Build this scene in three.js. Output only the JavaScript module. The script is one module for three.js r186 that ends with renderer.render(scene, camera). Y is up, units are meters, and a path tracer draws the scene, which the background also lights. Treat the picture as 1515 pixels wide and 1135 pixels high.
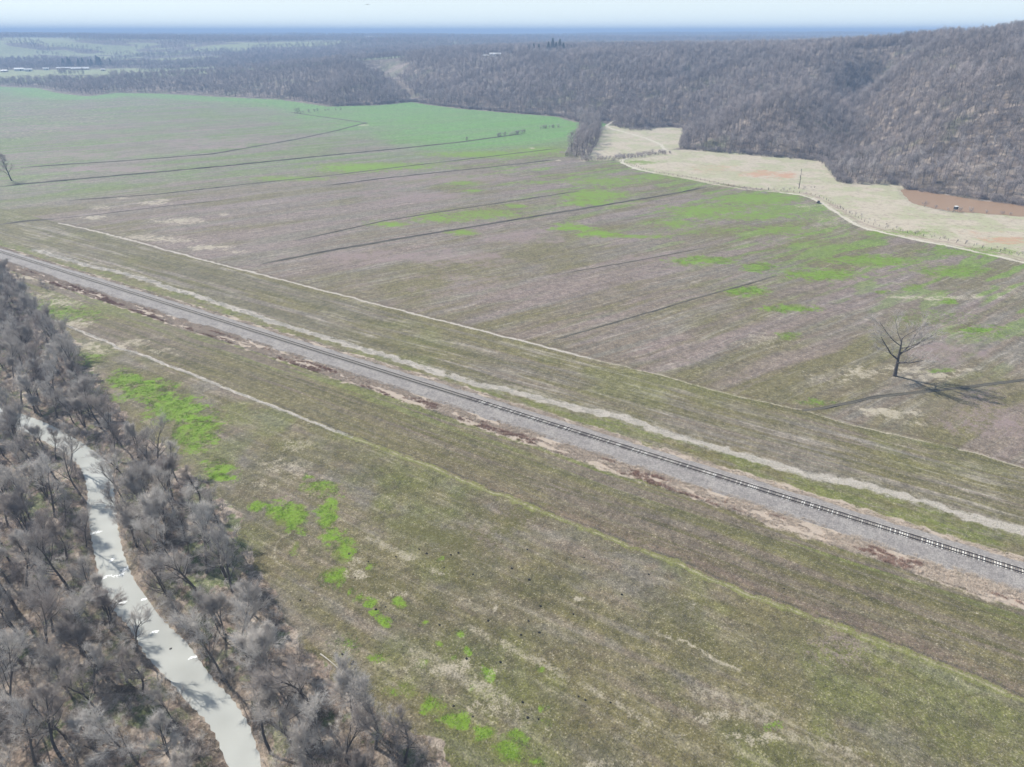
import * as THREE from 'three';
import { mergeGeometries } from 'three/addons/utils/BufferGeometryUtils.js';

// ---------------------------------------------------------------- camera, sky, sun, exposure
const scene = new THREE.Scene();
const camera = new THREE.PerspectiveCamera(58.67, 1024 / 767, 0.5, 80000);
camera.position.set(0, 120, 0);
camera.rotation.set(-27.31 * Math.PI / 180, 0, 0);
const renderer = new THREE.WebGLRenderer();
renderer.toneMapping = THREE.LinearToneMapping;
renderer.toneMappingExposure = 1.34;
renderer.shadowMap.enabled = true;
const SUN = new THREE.Vector3(-0.624, 0.643, -0.444).normalize();
const sun = new THREE.DirectionalLight(new THREE.Color(1, 0.955, 0.88), 4.9);
sun.name = 'sun';
sun.position.copy(SUN).multiplyScalar(1500).add(new THREE.Vector3(0, 0, -400));
sun.target.position.set(0, 0, -400);
sun.castShadow = true;
Object.assign(sun.shadow.camera, { left: -1500, right: 1500, top: 1500, bottom: -1500, near: 10, far: 4000 });
sun.shadow.mapSize.set(4096, 4096);
scene.add(sun, sun.target);
{ // clear spring sky: white near the horizon, blue overhead, paler round the sun
  const w = 512, h = 256, d = new Float32Array(w * h * 4);
  for (let j = 0; j < h; j++) for (let i = 0; i < w; i++) {
    const el = ((j + 0.5) / h - 0.5) * Math.PI, az = ((i + 0.5) / w - 0.5) * 2 * Math.PI;
    const dir = new THREE.Vector3(Math.cos(el) * Math.cos(az), Math.sin(el), Math.cos(el) * Math.sin(az));
    const e = Math.max(0, el / (Math.PI / 2)), k = Math.exp(-e * 7.5), k2 = Math.exp(-e * 2.2);
    const c = Math.max(0, dir.dot(SUN)), glow = 0.22 * Math.pow(c, 4) + 0.3 * Math.pow(c, 30);
    const o = (j * w + i) * 4;
    d[o] = 0.13 + 0.14 * k2 + 0.47 * k + glow * 0.9;
    d[o + 1] = 0.19 + 0.19 * k2 + 0.45 * k + glow * 0.9;
    d[o + 2] = 0.29 + 0.25 * k2 + 0.29 * k + glow * 0.85;
    d[o + 3] = 1;
  }
  const t = new THREE.DataTexture(d, w, h, THREE.RGBAFormat, THREE.FloatType);
  t.mapping = THREE.EquirectangularReflectionMapping; t.magFilter = THREE.LinearFilter; t.needsUpdate = true;
  scene.background = t; scene.environment = t;
}
scene.fog = new THREE.FogExp2(new THREE.Color(0.46, 0.66, 1.0), 0.00025);

// ---------------------------------------------------------------- surveyed places, metres (x, z)
const D = {
  lineA: [[-292.8,-410.8],[-263.5,-392.9],[-239.1,-377.4],[-224.4,-371.2],[-207.9,-360.6],[-192.6,-351.5],[-176.6,-339.7],[-156.8,-327.7],[-112.5,-295.9],[-75.8,-272.5],[-43.4,-251.3],[-14.9,-232.3],[0.5,-225.7],[15.1,-217.5],[26.7,-211.5],[40.2,-205.9],[46.2,-200.4],[54.6,-193.9],[93.3,-169.9],[104.1,-166.9],[109.9,-162.6],[119.3,-158.1],[124.5,-153.8],[130.0,-150.5],[135.0,-146.8],[138.4,-145.7]],
  tsA: [[-338.8,14.8],[-304.5,15.3],[-275.6,15.2],[-259.9,17.8],[-240.2,17.6],[-222.5,18.1],[-202.6,16.6],[-179.5,17.0],[-125.0,13.8],[-81.5,13.6],[-42.8,12.9],[-8.6,12.1],[8.0,14.7],[24.7,15.6],[37.7,16.7],[52.1,19.2],[60.1,17.7],[70.7,16.7],[116.2,17.0],[127.0,20.3],[134.2,19.7],[144.5,20.9],[151.2,20.1],[157.6,20.2],[163.8,19.8],[167.3,20.6]],
  lineB: [[-318.8,-478.6],[-266.5,-447.2],[-224.4,-419.7],[-182.5,-391.5],[32.1,-255.2],[51.2,-243.4],[63.5,-235.7],[86.1,-220.3],[103.9,-211.2],[114.0,-203.4],[125.9,-196.0],[148.6,-183.7],[158.4,-175.7]],
  tsB: [[-397.0,58.2],[-336.0,59.6],[-285.7,58.8],[-235.3,57.3],[19.0,56.5],[41.4,56.7],[55.9,56.8],[83.3,55.8],[103.2,57.6],[115.9,56.4],[129.9,56.5],[155.7,58.2],[168.2,56.7]],
  lineC: [[-239.8,-313.6],[-214.4,-297.3],[-200.4,-287.6],[-176.2,-272.5],[-168.9,-265.8],[-159.1,-261.2],[-133.1,-244.6],[-109.4,-229.2],[-88.0,-215.3],[-58.6,-196.7],[-11.6,-167.0],[-1.5,-160.8],[7.2,-154.9],[43.8,-131.6],[66.4,-116.7],[75.4,-111.0],[86.4,-105.1],[103.3,-93.1]],
  tsC: [[-242.1,-39.2],[-212.0,-39.4],[-195.0,-40.1],[-166.4,-40.0],[-156.7,-41.8],[-145.9,-40.4],[-115.1,-40.6],[-86.8,-41.0],[-61.3,-41.3],[-26.5,-41.3],[29.1,-41.4],[40.9,-41.2],[51.4,-41.6],[94.8,-41.8],[121.9,-42.3],[132.5,-42.3],[145.0,-41.4],[165.7,-42.6]],
  waterLeft: [[-179.0,-205.6],[-166.1,-200.2],[-152.0,-191.6],[-144.7,-186.7],[-136.3,-179.7],[-131.0,-173.1],[-126.1,-165.8],[-122.7,-159.3],[-115.7,-148.2],[-110.6,-140.5],[-103.8,-130.6],[-98.1,-123.0],[-93.1,-118.3],[-88.5,-114.6],[-84.1,-110.0],[-80.9,-106.5],[-72.7,-99.9],[-68.7,-96.4],[-64.8,-93.2],[-61.2,-90.5],[-57.3,-86.5],[-52.6,-80.3]],
  waterRight: [[-187.7,-218.7],[-176.2,-212.3],[-166.2,-207.5],[-156.8,-202.0],[-150.5,-197.6],[-142.6,-192.4],[-130.5,-182.8],[-125.2,-176.7],[-120.1,-167.9],[-113.3,-156.2],[-109.8,-150.2],[-103.6,-140.5],[-98.9,-134.1],[-93.7,-127.8],[-88.8,-123.0],[-83.5,-117.6],[-78.3,-113.2],[-73.5,-109.5],[-69.8,-105.9],[-65.8,-101.8],[-62.5,-98.7],[-58.1,-95.1],[-54.1,-90.9],[-52.2,-88.8],[-47.3,-81.2]],
  beltEdge: [[-290.6,-374.2],[-255.2,-335.7],[-226.4,-307.1],[-194.9,-272.5],[-150.8,-220.2],[-123.6,-190.1],[-99.9,-171.0],[-80.3,-151.5],[-65.9,-129.0],[-54.6,-111.7],[-40.7,-99.0],[-26.0,-88.0],[-14.6,-79.0]],
  woodEdge: [[-1247.6,-1810.1],[-1121.4,-1765.6],[-990.6,-1625.0],[-882.8,-1537.1],[-871.9,-1625.0],[-759.7,-1606.7],[-595.2,-1520.6],[-451.3,-1458.0],[-325.5,-1321.0],[-244.7,-1346.4],[-191.5,-1414.1],[-145.6,-1346.4],[-79.3,-1272.9],[2.8,-1206.7],[77.7,-1156.4],[98.3,-1083.7],[140.7,-1101.0],[152.4,-1004.1],[189.9,-1004.1],[219.5,-1034.6],[241.5,-1004.1],[196.0,-820.3],[240.6,-786.2],[266.1,-772.3],[320.0,-741.8],[317.3,-709.5],[293.9,-623.4],[312.2,-617.3],[342.1,-617.3],[339.1,-594.1],[360.0,-575.0],[398.1,-535.4]],
  road: [[149.0,-1078.5],[133.1,-1030.7],[140.6,-993.1],[159.8,-938.8],[170.7,-901.1],[177.4,-850.2],[174.5,-815.3],[166.3,-800.5],[141.3,-776.9],[114.2,-741.8],[113.2,-725.3],[120.7,-694.3],[135.8,-669.1],[160.8,-639.6],[178.9,-614.9],[197.7,-594.1],[223.9,-581.4],[238.5,-570.8],[242.6,-557.0],[243.1,-536.8],[242.4,-518.6],[241.1,-492.2],[240.1,-475.7],[242.7,-461.1],[251.3,-450.4],[261.2,-435.2],[272.0,-423.8],[282.0,-411.8],[299.1,-386.9]],
  pond: [[334.7,-596.9],[341.5,-595.5],[352.6,-580.9],[365.1,-563.6],[371.4,-550.4],[395.0,-530.8],[375.4,-501.4],[353.3,-509.8],[336.9,-515.2],[323.1,-527.1],[317.3,-544.8],[327.2,-577.7]],
  pasture1: [[73.5,-737.6],[74.4,-851.8],[106.5,-968.3],[137.5,-1034.6],[238.7,-1004.1],[205.4,-841.1],[174.6,-810.3],[142.8,-781.5],[114.1,-746.0]],
  pasture2: [[112.9,-737.6],[141.3,-772.3],[174.6,-810.3],[209.1,-810.3],[273.4,-772.3],[321.8,-737.6],[299.6,-629.5],[270.4,-552.1],[245.7,-562.1],[225.4,-585.8],[180.4,-620.3],[152.3,-652.1],[122.0,-698.0]],
  pasture3: [[244.6,-562.1],[299.1,-617.3],[323.9,-629.5],[345.1,-617.3],[322.4,-567.2],[316.6,-535.4],[325.0,-513.0],[346.4,-506.6],[373.4,-498.3],[384.3,-482.4],[309.7,-376.6],[300.9,-389.5],[283.7,-414.8],[262.4,-438.1],[244.0,-463.8],[242.8,-496.3],[245.7,-535.4]],
  ditches: [[[-444.8,-605.5],[-431.8,-615.5],[-356.8,-662.8],[-288.7,-705.6],[-190.6,-779.2],[-123.0,-825.4],[-59.7,-874.1],[12.0,-948.0]],[[-484.4,-698.0],[-450.7,-717.3],[-402.7,-737.6],[-329.1,-781.5],[-270.5,-894.5],[-236.6,-982.3],[-221.8,-1046.4],[-213.0,-1066.8],[-229.3,-1083.7],[-308.2,-1156.4],[-368.6,-1217.3]],[[-354.3,-549.6],[-294.4,-573.7],[-234.8,-615.5],[-164.0,-662.2],[51.7,-821.3]],[[-163.7,-608.4],[-118.6,-642.2],[-38.1,-690.6],[47.3,-746.0]],[[-144.3,-384.3],[-107.8,-414.0],[-3.6,-484.3],[136.5,-577.9],[168.1,-602.6]],[[-138.8,-434.8],[-117.5,-456.7],[-92.0,-484.3],[-29.9,-528.5],[56.8,-586.9]],[[-357.7,-474.8],[-344.8,-484.3],[-329.6,-490.2]],[[18.5,-274.0],[44.3,-291.8],[86.9,-321.8],[146.4,-362.1]],[[103.9,-211.2],[110.6,-212.9],[122.0,-216.8],[133.8,-221.5],[150.7,-225.1],[164.6,-227.8],[198.3,-235.5],[224.9,-241.4]],[[-329.6,-490.2],[-309.4,-500.4],[-272.4,-526.2],[-230.9,-552.1]],[[27.3,-365.7],[72.5,-389.5],[121.3,-417.8]]],
  green: [[-149.8,-235.5,7.9,0.0,4.0,7.9,1],[-137.2,-225.5,8.9,0.0,4.5,9.4,1],[-121.4,-212.7,10.1,0.0,5.0,11.3,1],[-106.3,-196.5,9.1,0.0,4.1,10.0,1],[-90.0,-174.6,4.6,0.0,2.4,6.4,1],[-133.4,-231.0,7.7,0.0,2.5,5.5,0.5],[-108.6,-207.8,7.1,0.0,2.8,6.9,0.5],[-175.1,-255.2,7.0,0.0,4.2,7.7,0.5],[-229.8,-318.0,13.4,0.0,6.6,11.0,0.5],[-208.7,-304.4,14.5,0.0,5.8,10.2,0.6],[-71.1,-156.1,2.7,0.0,1.0,3.1,1],[-66.2,-153.3,2.7,0.0,1.3,4.1,1],[-60.7,-152.1,4.1,0.0,2.0,6.9,1],[-56.9,-164.5,6.4,0.0,1.3,5.2,0.8],[-51.4,-151.5,2.6,0.0,2.2,9.1,1],[-44.4,-138.7,2.5,0.0,1.1,5.1,1],[-56.6,-145.2,1.8,0.0,0.6,2.2,0.7],[-44.5,-127.3,3.7,0.0,0.9,3.7,0.9],[-38.7,-123.2,1.1,0.0,0.2,1.1,1],[-35.6,-120.8,1.3,0.0,0.3,1.7,1],[-33.0,-118.9,1.3,0.0,0.3,1.7,1],[-35.6,-132.4,1.2,0.0,0.2,1.2,0.8],[-26.2,-118.9,1.4,0.0,0.2,1.7,1],[-55.9,-137.7,1.4,0.0,0.6,2.1,0.6],[-62.0,-171.0,2.0,0.0,0.5,1.8,1],[-87.9,-170.6,2.9,0.0,1.3,3.5,1],[-30.9,-115.7,1.3,0.0,0.2,1.0,1],[-28.7,-113.9,1.1,0.0,0.2,1.2,1],[-20.4,-113.1,1.1,0.0,0.1,1.0,1],[-11.8,-110.7,1.2,0.0,0.1,1.0,0.8],[-16.1,-106.5,1.0,0.0,0.1,0.9,1],[-13.1,-104.0,1.5,0.0,0.1,1.1,0.7],[-9.6,-105.4,1.0,0.0,0.1,1.3,1],[-5.9,-99.6,1.3,0.0,0.1,1.5,1],[-8.7,-96.3,1.3,0.0,0.1,1.0,1],[5.2,-101.0,0.9,0.0,-0.0,0.9,1],[6.7,-91.4,0.9,0.0,-0.0,0.9,1],[7.1,-88.0,0.9,0.0,-0.0,0.9,0.8],[-28.4,-104.0,2.0,0.0,0.2,1.4,0.7],[-23.8,-96.0,2.8,0.0,0.3,1.9,0.7],[-19.5,-101.5,1.4,0.0,0.1,1.0,1],[-15.8,-93.4,2.1,0.0,0.2,2.3,0.8],[-11.0,-89.1,2.7,0.0,0.1,1.8,1],[-5.5,-85.8,2.3,0.0,0.1,2.0,1],[0.4,-82.3,3.6,0.0,-0.0,2.4,1],[0.8,-85.1,2.3,0.0,-0.0,1.1,1],[5.3,-79.9,1.5,0.0,-0.0,1.0,1],[-36.3,-106.9,3.3,0.0,0.8,3.6,0.6],[-29.3,-114.7,1.2,0.0,0.2,1.0,0.6],[-18.5,-133.8,1.0,0.0,0.1,1.0,0.5],[76.8,-99.0,2.1,0.0,-0.5,1.0,0.35],[50.2,-87.2,1.8,0.0,-0.4,1.2,0.5],[68.4,-572.4,30.7,0.0,-2.5,22.7,1],[80.6,-629.5,36.5,0.0,-2.5,21.1,0.8],[59.8,-542.4,21.3,0.0,-1.2,11.7,1],[126.6,-648.7,25.0,0.0,-2.9,16.1,0.8],[198.2,-559.5,38.3,0.0,-7.7,24.2,0.9],[144.5,-519.5,30.7,0.0,-4.3,17.1,0.9],[168.8,-498.3,39.4,0.0,-4.2,14.0,0.7],[115.3,-478.6,19.0,0.0,-2.0,9.4,0.8],[42.8,-463.8,18.5,0.0,-0.4,5.3,1],[85.5,-443.0,20.0,0.0,-0.8,4.9,0.8],[59.4,-448.0,15.7,0.0,-0.8,6.7,1],[-52.0,-488.3,21.8,0.0,0.9,9.7,0.8],[-93.9,-478.6,11.9,0.0,1.6,9.4,0.5],[184.9,-460.2,27.6,0.0,-4.9,13.8,0.7],[190.6,-519.5,35.8,0.0,-8.3,25.3,0.5],[223.0,-498.3,19.7,0.0,-10.8,27.2,0.5],[129.8,-460.2,36.7,0.0,-3.4,13.8,0.4],[170.9,-364.5,22.5,0.0,-4.2,10.4,1],[211.7,-390.9,27.9,0.0,-5.5,11.7,0.9],[121.5,-336.8,10.5,0.0,-2.2,7.1,1],[248.6,-370.5,20.9,0.0,-6.1,10.7,0.8],[135.5,-311.5,11.5,0.0,-2.0,5.4,1],[210.5,-284.6,6.7,0.0,-1.9,3.1,1],[122.6,-278.4,5.4,0.0,-1.6,4.5,0.7],[191.9,-335.7,4.2,0.0,-2.0,4.1,0.8],[210.8,-343.1,6.4,0.0,-2.7,5.3,0.6],[218.6,-321.8,4.1,0.0,-2.2,3.8,1],[112.9,-390.9,17.9,0.0,-2.3,9.2,1],[141.8,-377.9,9.7,0.0,-2.8,8.6,1],[212.2,-283.8,12.2,0.0,-5.6,9.1,0.4],[196.7,-300.1,19.1,0.0,-6.3,11.6,0.3],[190.3,-426.9,30.1,0.0,-7.0,18.0,0.35],[-21.2,-504.5,29.9,0.0,0.6,16.2,0.8],[-55.5,-498.3,14.8,0.0,1.2,12.0,0.7],[-82.9,-474.8,9.4,0.0,1.1,7.4,1],[-34.2,-453.2,12.7,0.0,0.5,6.8,1],[40.1,-471.1,11.7,0.0,-0.7,9.1,1],[56.7,-451.5,12.6,0.0,-0.9,8.4,1],[-45.3,-620.3,15.0,0.0,0.6,9.0,0.8],[-34.0,-588.5,8.6,0.0,0.3,5.5,1],[3.4,-533.0,10.5,0.0,-0.0,6.8,1],[254.1,-451.5,31.6,0.0,-5.0,10.1,0.6],[278.6,-408.9,33.1,0.0,-5.0,8.5,0.7],[171.5,-243.8,5.9,0.0,-1.4,2.4,0.6],[111.1,-217.2,7.4,0.0,-1.0,2.5,0.6],[25.6,-623.4,18.1,0.0,-0.3,9.1,0.6],[134.0,-729.3,20.9,0.0,-2.0,12.1,0.7],[-202.9,-642.2,37.2,0.0,3.7,12.7,0.8],[-133.4,-705.6,60.8,0.0,3.9,22.4,1],[-27.8,-781.5,66.8,0.0,0.7,22.6,1],[32.6,-810.3,30.7,0.0,-0.7,19.4,1],[-157.2,-690.6,39.7,0.0,4.5,21.5,0.9]],
  straw: [[15.4,-121.2,1.0,0.0,-0.1,1.1,1],[-2.8,-117.4,0.9,0.0,0.0,0.6,0.8],[132.8,-209.3,11.5,0.0,-1.6,3.3,0.9],[128.0,-211.2,4.8,0.0,-1.1,2.4,1],[140.5,-203.2,5.8,0.0,-1.2,2.3,0.6],[165.3,-238.5,12.7,0.0,-1.9,3.5,0.8],[137.9,-241.4,9.1,0.0,-3.2,7.0,0.7],[180.9,-243.8,5.4,0.0,-1.4,2.4,0.8],[124.1,-236.7,10.5,0.0,-3.3,7.9,0.4],[160.4,-245.7,8.1,0.0,-1.9,3.7,0.7],[-236.7,-484.3,18.3,0.0,4.1,9.6,0.9],[-282.0,-540.0,13.8,0.0,3.3,7.0,0.9],[-314.3,-526.2,15.5,0.0,3.6,6.7,0.6],[-302.2,-494.2,12.2,0.0,3.2,6.0,0.9],[-241.6,-439.7,17.7,0.0,3.9,8.1,0.7],[-219.6,-434.8,15.3,0.0,3.5,7.9,0.7],[-188.9,-417.8,12.7,0.0,2.3,5.9,0.9],[-282.3,-552.1,6.5,0.0,2.2,4.9,0.8],[-315.8,-559.5,5.5,0.0,2.5,5.0,0.7],[-212.3,-502.4,5.0,0.0,1.5,4.1,0.8],[-166.7,-408.9,8.3,0.0,1.5,4.3,0.6],[-263.6,-358.6,7.4,0.0,2.9,4.6,1],[-223.1,-320.9,8.8,0.0,3.8,6.6,0.8],[-237.4,-327.7,8.9,0.0,4.1,6.8,0.6],[-202.4,-293.4,7.8,0.0,3.7,6.5,0.7],[-181.9,-267.5,8.7,0.0,3.1,5.6,0.7],[-173.1,-261.9,5.7,0.0,1.8,3.4,0.6],[-165.4,-264.7,4.0,0.0,1.4,2.8,1],[-164.4,-270.3,7.3,0.0,2.5,5.0,0.7],[-147.4,-261.9,8.5,0.0,1.5,3.4,0.5],[-156.9,-276.2,5.9,0.0,1.4,3.0,0.4],[-70.8,-176.4,8.4,0.0,1.7,5.8,0.5],[-72.6,-165.8,4.0,0.0,1.1,3.3,0.5],[-38.2,-129.0,3.4,0.0,0.5,2.3,0.7],[-69.8,-188.1,5.5,0.0,0.9,3.2,0.4],[-40.9,-133.8,3.1,0.0,0.4,2.0,0.5],[-13.9,-100.7,6.4,0.0,0.2,2.4,0.7],[-3.1,-92.5,5.4,0.0,0.0,2.1,0.6],[-27.1,-122.1,2.4,0.0,0.2,1.3,0.5],[37.8,-90.2,8.0,0.0,-0.4,1.5,0.5],[45.6,-85.1,6.5,0.0,-0.4,1.4,0.6],[62.5,-82.3,3.8,0.0,-0.4,0.8,0.8],[26.2,-85.1,5.2,0.0,-0.3,1.9,0.4],[17.8,-79.7,5.0,0.0,-0.2,1.3,0.6],[228.1,-530.8,11.5,0.0,-5.2,13.4,0.5],[224.7,-478.6,16.6,0.0,-9.1,21.9,0.4],[227.1,-327.7,20.6,0.0,-2.3,3.9,0.7],[211.8,-324.7,6.8,0.0,-1.1,1.9,0.9],[198.0,-327.7,10.3,0.0,-1.0,2.0,0.8],[104.0,-903.5,2.5,0.0,-1.9,17.9,0.3],[23.8,-825.4,4.7,0.0,-0.3,10.1,1],[48.4,-741.8,4.2,0.0,-0.3,5.0,1],[-216.2,-1042.4,11.7,0.0,2.5,12.6,0.8],[261.1,-337.8,8.8,0.0,-6.6,10.1,0.4],[109.6,-272.5,10.3,0.0,-2.8,8.5,0.4],[178.4,-608.4,17.7,0.0,-3.1,11.5,0.4]],
  mauve: [[185.9,-261.9,17.1,0.0,-6.8,11.8,0.8],[-55.6,-397.7,60.7,0.0,2.2,18.5,0.7],[-66.3,-639.0,74.0,0.0,2.3,24.7,0.7],[-376.7,-874.1,98.8,0.0,17.5,43.5,0.6],[-467.9,-772.3,73.4,0.0,19.5,34.8,0.7],[-635.4,-1004.1,84.4,0.0,33.4,56.1,0.5],[-402.2,-690.6,72.8,0.0,9.6,18.0,0.8],[-335.7,-830.6,39.3,0.0,7.6,20.3,0.8],[171.3,-215.1,17.1,0.0,-8.8,14.2,0.5],[164.3,-196.5,13.6,0.0,-4.3,6.8,0.5],[18.9,-443.0,53.3,0.0,-0.7,19.2,0.6],[-20.8,-348.5,57.8,0.0,1.1,20.8,0.4],[98.1,-397.7,36.4,0.0,-2.3,10.8,0.5],[91.7,-542.4,26.6,0.0,-1.4,9.4,0.6],[-76.1,-567.2,60.9,0.0,2.4,20.0,0.6],[71.3,-106.0,8.9,0.0,-1.5,3.6,0.3],[-354.6,-903.5,42.5,0.0,8.7,23.7,0.5]],
  red: [[238.4,-665.6,25.6,0.0,-5.5,16.8,1],[254.0,-655.4,12.6,0.0,-4.7,13.2,1],[200.3,-690.6,26.5,0.0,-5.7,21.5,0.4],[320.1,-434.8,17.5,0.0,-6.1,9.5,0.9],[312.8,-451.5,13.6,0.0,-4.1,6.8,0.5]],
  dark: [[-19.3,-141.6,16.1,0.0,1.0,10.3,0.7],[0.5,-153.0,17.0,0.0,-0.0,7.3,0.6],[38.3,-117.8,6.3,0.0,-2.5,11.8,0.4],[-32.4,-124.3,9.8,0.0,1.1,6.5,0.6],[20.2,-141.6,16.1,0.0,-0.4,4.0,0.4]],
  strawLines: [{"p":[[-14.4,-114.7],[-1.9,-107.5],[19.1,-93.9],[27.1,-87.8]],"w":1.2,"a":0.55},{"p":[[-20.8,-105.1],[-7.4,-98.1],[2.2,-89.3]],"w":3,"a":0.5},{"p":[[-37.4,-142.7],[-25.7,-134.9],[-18.1,-129.0]],"w":1.4,"a":0.6},{"p":[[-4.3,-122.3],[8.8,-114.7],[21.3,-107.9]],"w":1.5,"a":0.4},{"p":[[34.4,-109.8],[38.5,-107.9],[42.9,-104.0],[47.8,-101.0]],"w":0.45,"a":0.7},{"p":[[39.3,-95.5],[53.2,-86.9],[62.9,-82.3]],"w":2.5,"a":0.5},{"p":[[-59.4,-144.4],[-60.9,-143.0],[-61.6,-140.8],[-61.5,-137.9],[-60.6,-135.1],[-59.5,-133.3],[-58.4,-131.9],[-56.2,-130.7],[-53.7,-130.2]],"w":0.25,"a":0.5},{"p":[[-284.0,-396.3],[-258.7,-376.6]],"w":0.6,"a":0.3},{"p":[[139.5,-313.4],[193.3,-343.1],[249.2,-365.7]],"w":0.5,"a":0.3},{"p":[[162.2,-236.7],[187.4,-245.7],[214.9,-260.5]],"w":0.5,"a":0.3},{"p":[[107.4,-274.7],[153.3,-291.8],[178.0,-318.0]],"w":0.5,"a":0.25},{"p":[[140.0,-354.1],[255.3,-411.8]],"w":0.6,"a":0.25},{"p":[[111.9,-404.6],[-37.4,-300.1]],"w":0.8,"a":0.2},{"p":[[-55.3,-313.4],[16.0,-365.7]],"w":0.8,"a":0.25},{"p":[[-21.5,-300.1],[50.8,-343.1]],"w":0.8,"a":0.2},{"p":[[46.5,-308.8],[125.4,-354.1]],"w":0.8,"a":0.2},{"p":[[-95.5,-359.8],[18.3,-426.9]],"w":0.8,"a":0.2},{"p":[[24.3,-236.7],[148.5,-160.8]],"w":0.7,"a":0.25},{"p":[[-1.7,-196.5],[82.5,-150.1],[124.2,-124.3]],"w":0.0,"a":0}],
  darkLines: [{"p":[[-44.2,-192.2],[27.5,-157.7],[79.6,-135.9],[117.7,-114.7]],"w":0.8,"a":0.5},{"p":[[-23.2,-183.3],[45.7,-152.4],[91.1,-129.0],[119.1,-116.8]],"w":0.6,"a":0.5},{"p":[[-12.8,-190.1],[47.5,-160.8],[81.1,-139.5]],"w":0.9,"a":0.4},{"p":[[97.6,-261.9],[31.5,-287.7]],"w":0.7,"a":0.3},{"p":[[68.4,-258.5],[104.9,-220.2]],"w":1.2,"a":0.4},{"p":[[78.8,-255.2],[111.5,-215.1]],"w":1.0,"a":0.4}],
  creekTrees: [[-156.5,-201.0],[-145.5,-194.0],[-164.4,-205.6],[-91.5,-140.7],[-100.4,-150.8],[-84.7,-132.0],[-73.6,-120.5],[-64.9,-110.3],[-55.4,-101.2],[-51.0,-97.8],[-83.1,-80.3],[-69.0,-79.7],[-81.3,-89.9],[-88.8,-101.2],[-165.3,-193.2],[-115.7,-117.3],[-114.6,-120.5],[-108.6,-125.4],[-116.3,-127.3],[-35.1,-81.4],[-31.0,-80.1],[-42.8,-86.2],[-58.7,-105.6],[-98.0,-159.4],[-108.0,-168.3],[-59.8,-98.6],[-127.7,-189.0],[-140.0,-199.7],[-45.4,-92.9],[-78.5,-137.1],[-67.1,-122.7],[-194.7,-237.9],[-195.8,-250.0],[-165.1,-232.2],[-98.7,-89.9],[-103.2,-101.2],[-38.5,-89.9],[-45.6,-82.7],[-25.8,-82.7]],
  clods: [[-24.2,-138.2],[-22.1,-136.6],[-15.8,-136.1],[-13.9,-136.9],[-17.1,-131.4],[-29.9,-135.4],[4.0,-138.2],[-0.1,-131.1],[18.5,-135.1],[4.2,-127.1],[3.8,-113.9],[-5.5,-113.9],[2.0,-109.8],[6.1,-110.5],[-34.2,-101.9],[-34.1,-102.6],[-36.8,-104.5],[-33.3,-100.7],[2.1,-92.6],[3.1,-89.1],[5.2,-88.8],[-7.7,-89.3],[-11.7,-91.7],[13.5,-93.9],[14.8,-93.1],[19.8,-92.5],[-50.3,-120.4],[-29.7,-118.2],[-31.8,-117.4],[-29.8,-135.4],[-36.6,-133.6],[-38.8,-127.8],[14.2,-115.9],[6.7,-118.4],[-42.1,-136.4],[65.9,-124.1],[34.0,-129.0],[26.3,-122.1],[-9.7,-129.0],[-2.5,-102.4],[-16.5,-112.7],[-9.8,-103.3]],
  stones: [[-94.5,-122.1,0.45,"dark stone breaking the surface of the creek amid foam"],[-100.6,-144.0,0.3,"small wet stone at the creek edge"],[-75.9,-107.8,0.3,"stone in the creek near the wooded bank"]],
  foam: [[-101.9,-130.2,1.3,0.5,"bright foam streak against the bare creek bank"],[-99.0,-131.1,1.9,0.7,"largest patch of bright foam across the creek"],[-99.1,-133.1,1.0,0.6,"foam lump trailing from the largest foam patch"],[-103.9,-136.6,0.8,0.5,"cross-shaped dab of foam upstream of the larger patches"],[-95.7,-121.5,0.9,0.35,"foam ring around the dark creek stone"],[-93.7,-121.7,0.8,0.35,"foam trailing past the dark creek stone"],[-81.6,-112.6,0.8,0.35,"small foam patch alone in midstream"],[-88.8,-122.4,0.7,0.25,"foam line along the wooded creek bank"],[-69.9,-105.2,0.9,0.3,"foam caught by a root on the wooded bank"],[-113.7,-147.3,1.4,0.4,"foam streak at the narrow bend of the creek"]],
  logs: [[[[-41.5,-104.5,0.15],[-39.3,-102.8,0.2],[-36.8,-100.7,0.12]],0.16,"pale barkless log lying at the edge of the grass"],[[[-40.9,-90.2,0.2],[-39.7,-91.2,0.4],[-37.9,-93.1,0.7]],0.11,"pale fallen branch propped among brush between creek and field"],[[[-73.4,-131.9,1.2],[-72.0,-129.0,0.9],[-69.4,-125.7,0.2]],0.14,"curved pale dead limb leaning in the creek belt"],[[[-154.2,-192.2,0.1],[-149.8,-189.3,0.3],[-148.3,-191.4,0.1]],0.16,"pale driftwood log on the gravel beside the creek"],[[[-132.2,-175.7,-1.6],[-128.3,-174.2,-1.6],[-126.4,-175.3,-1.5]],0.14,"pale snag lying across the creek shallows"]],
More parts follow.
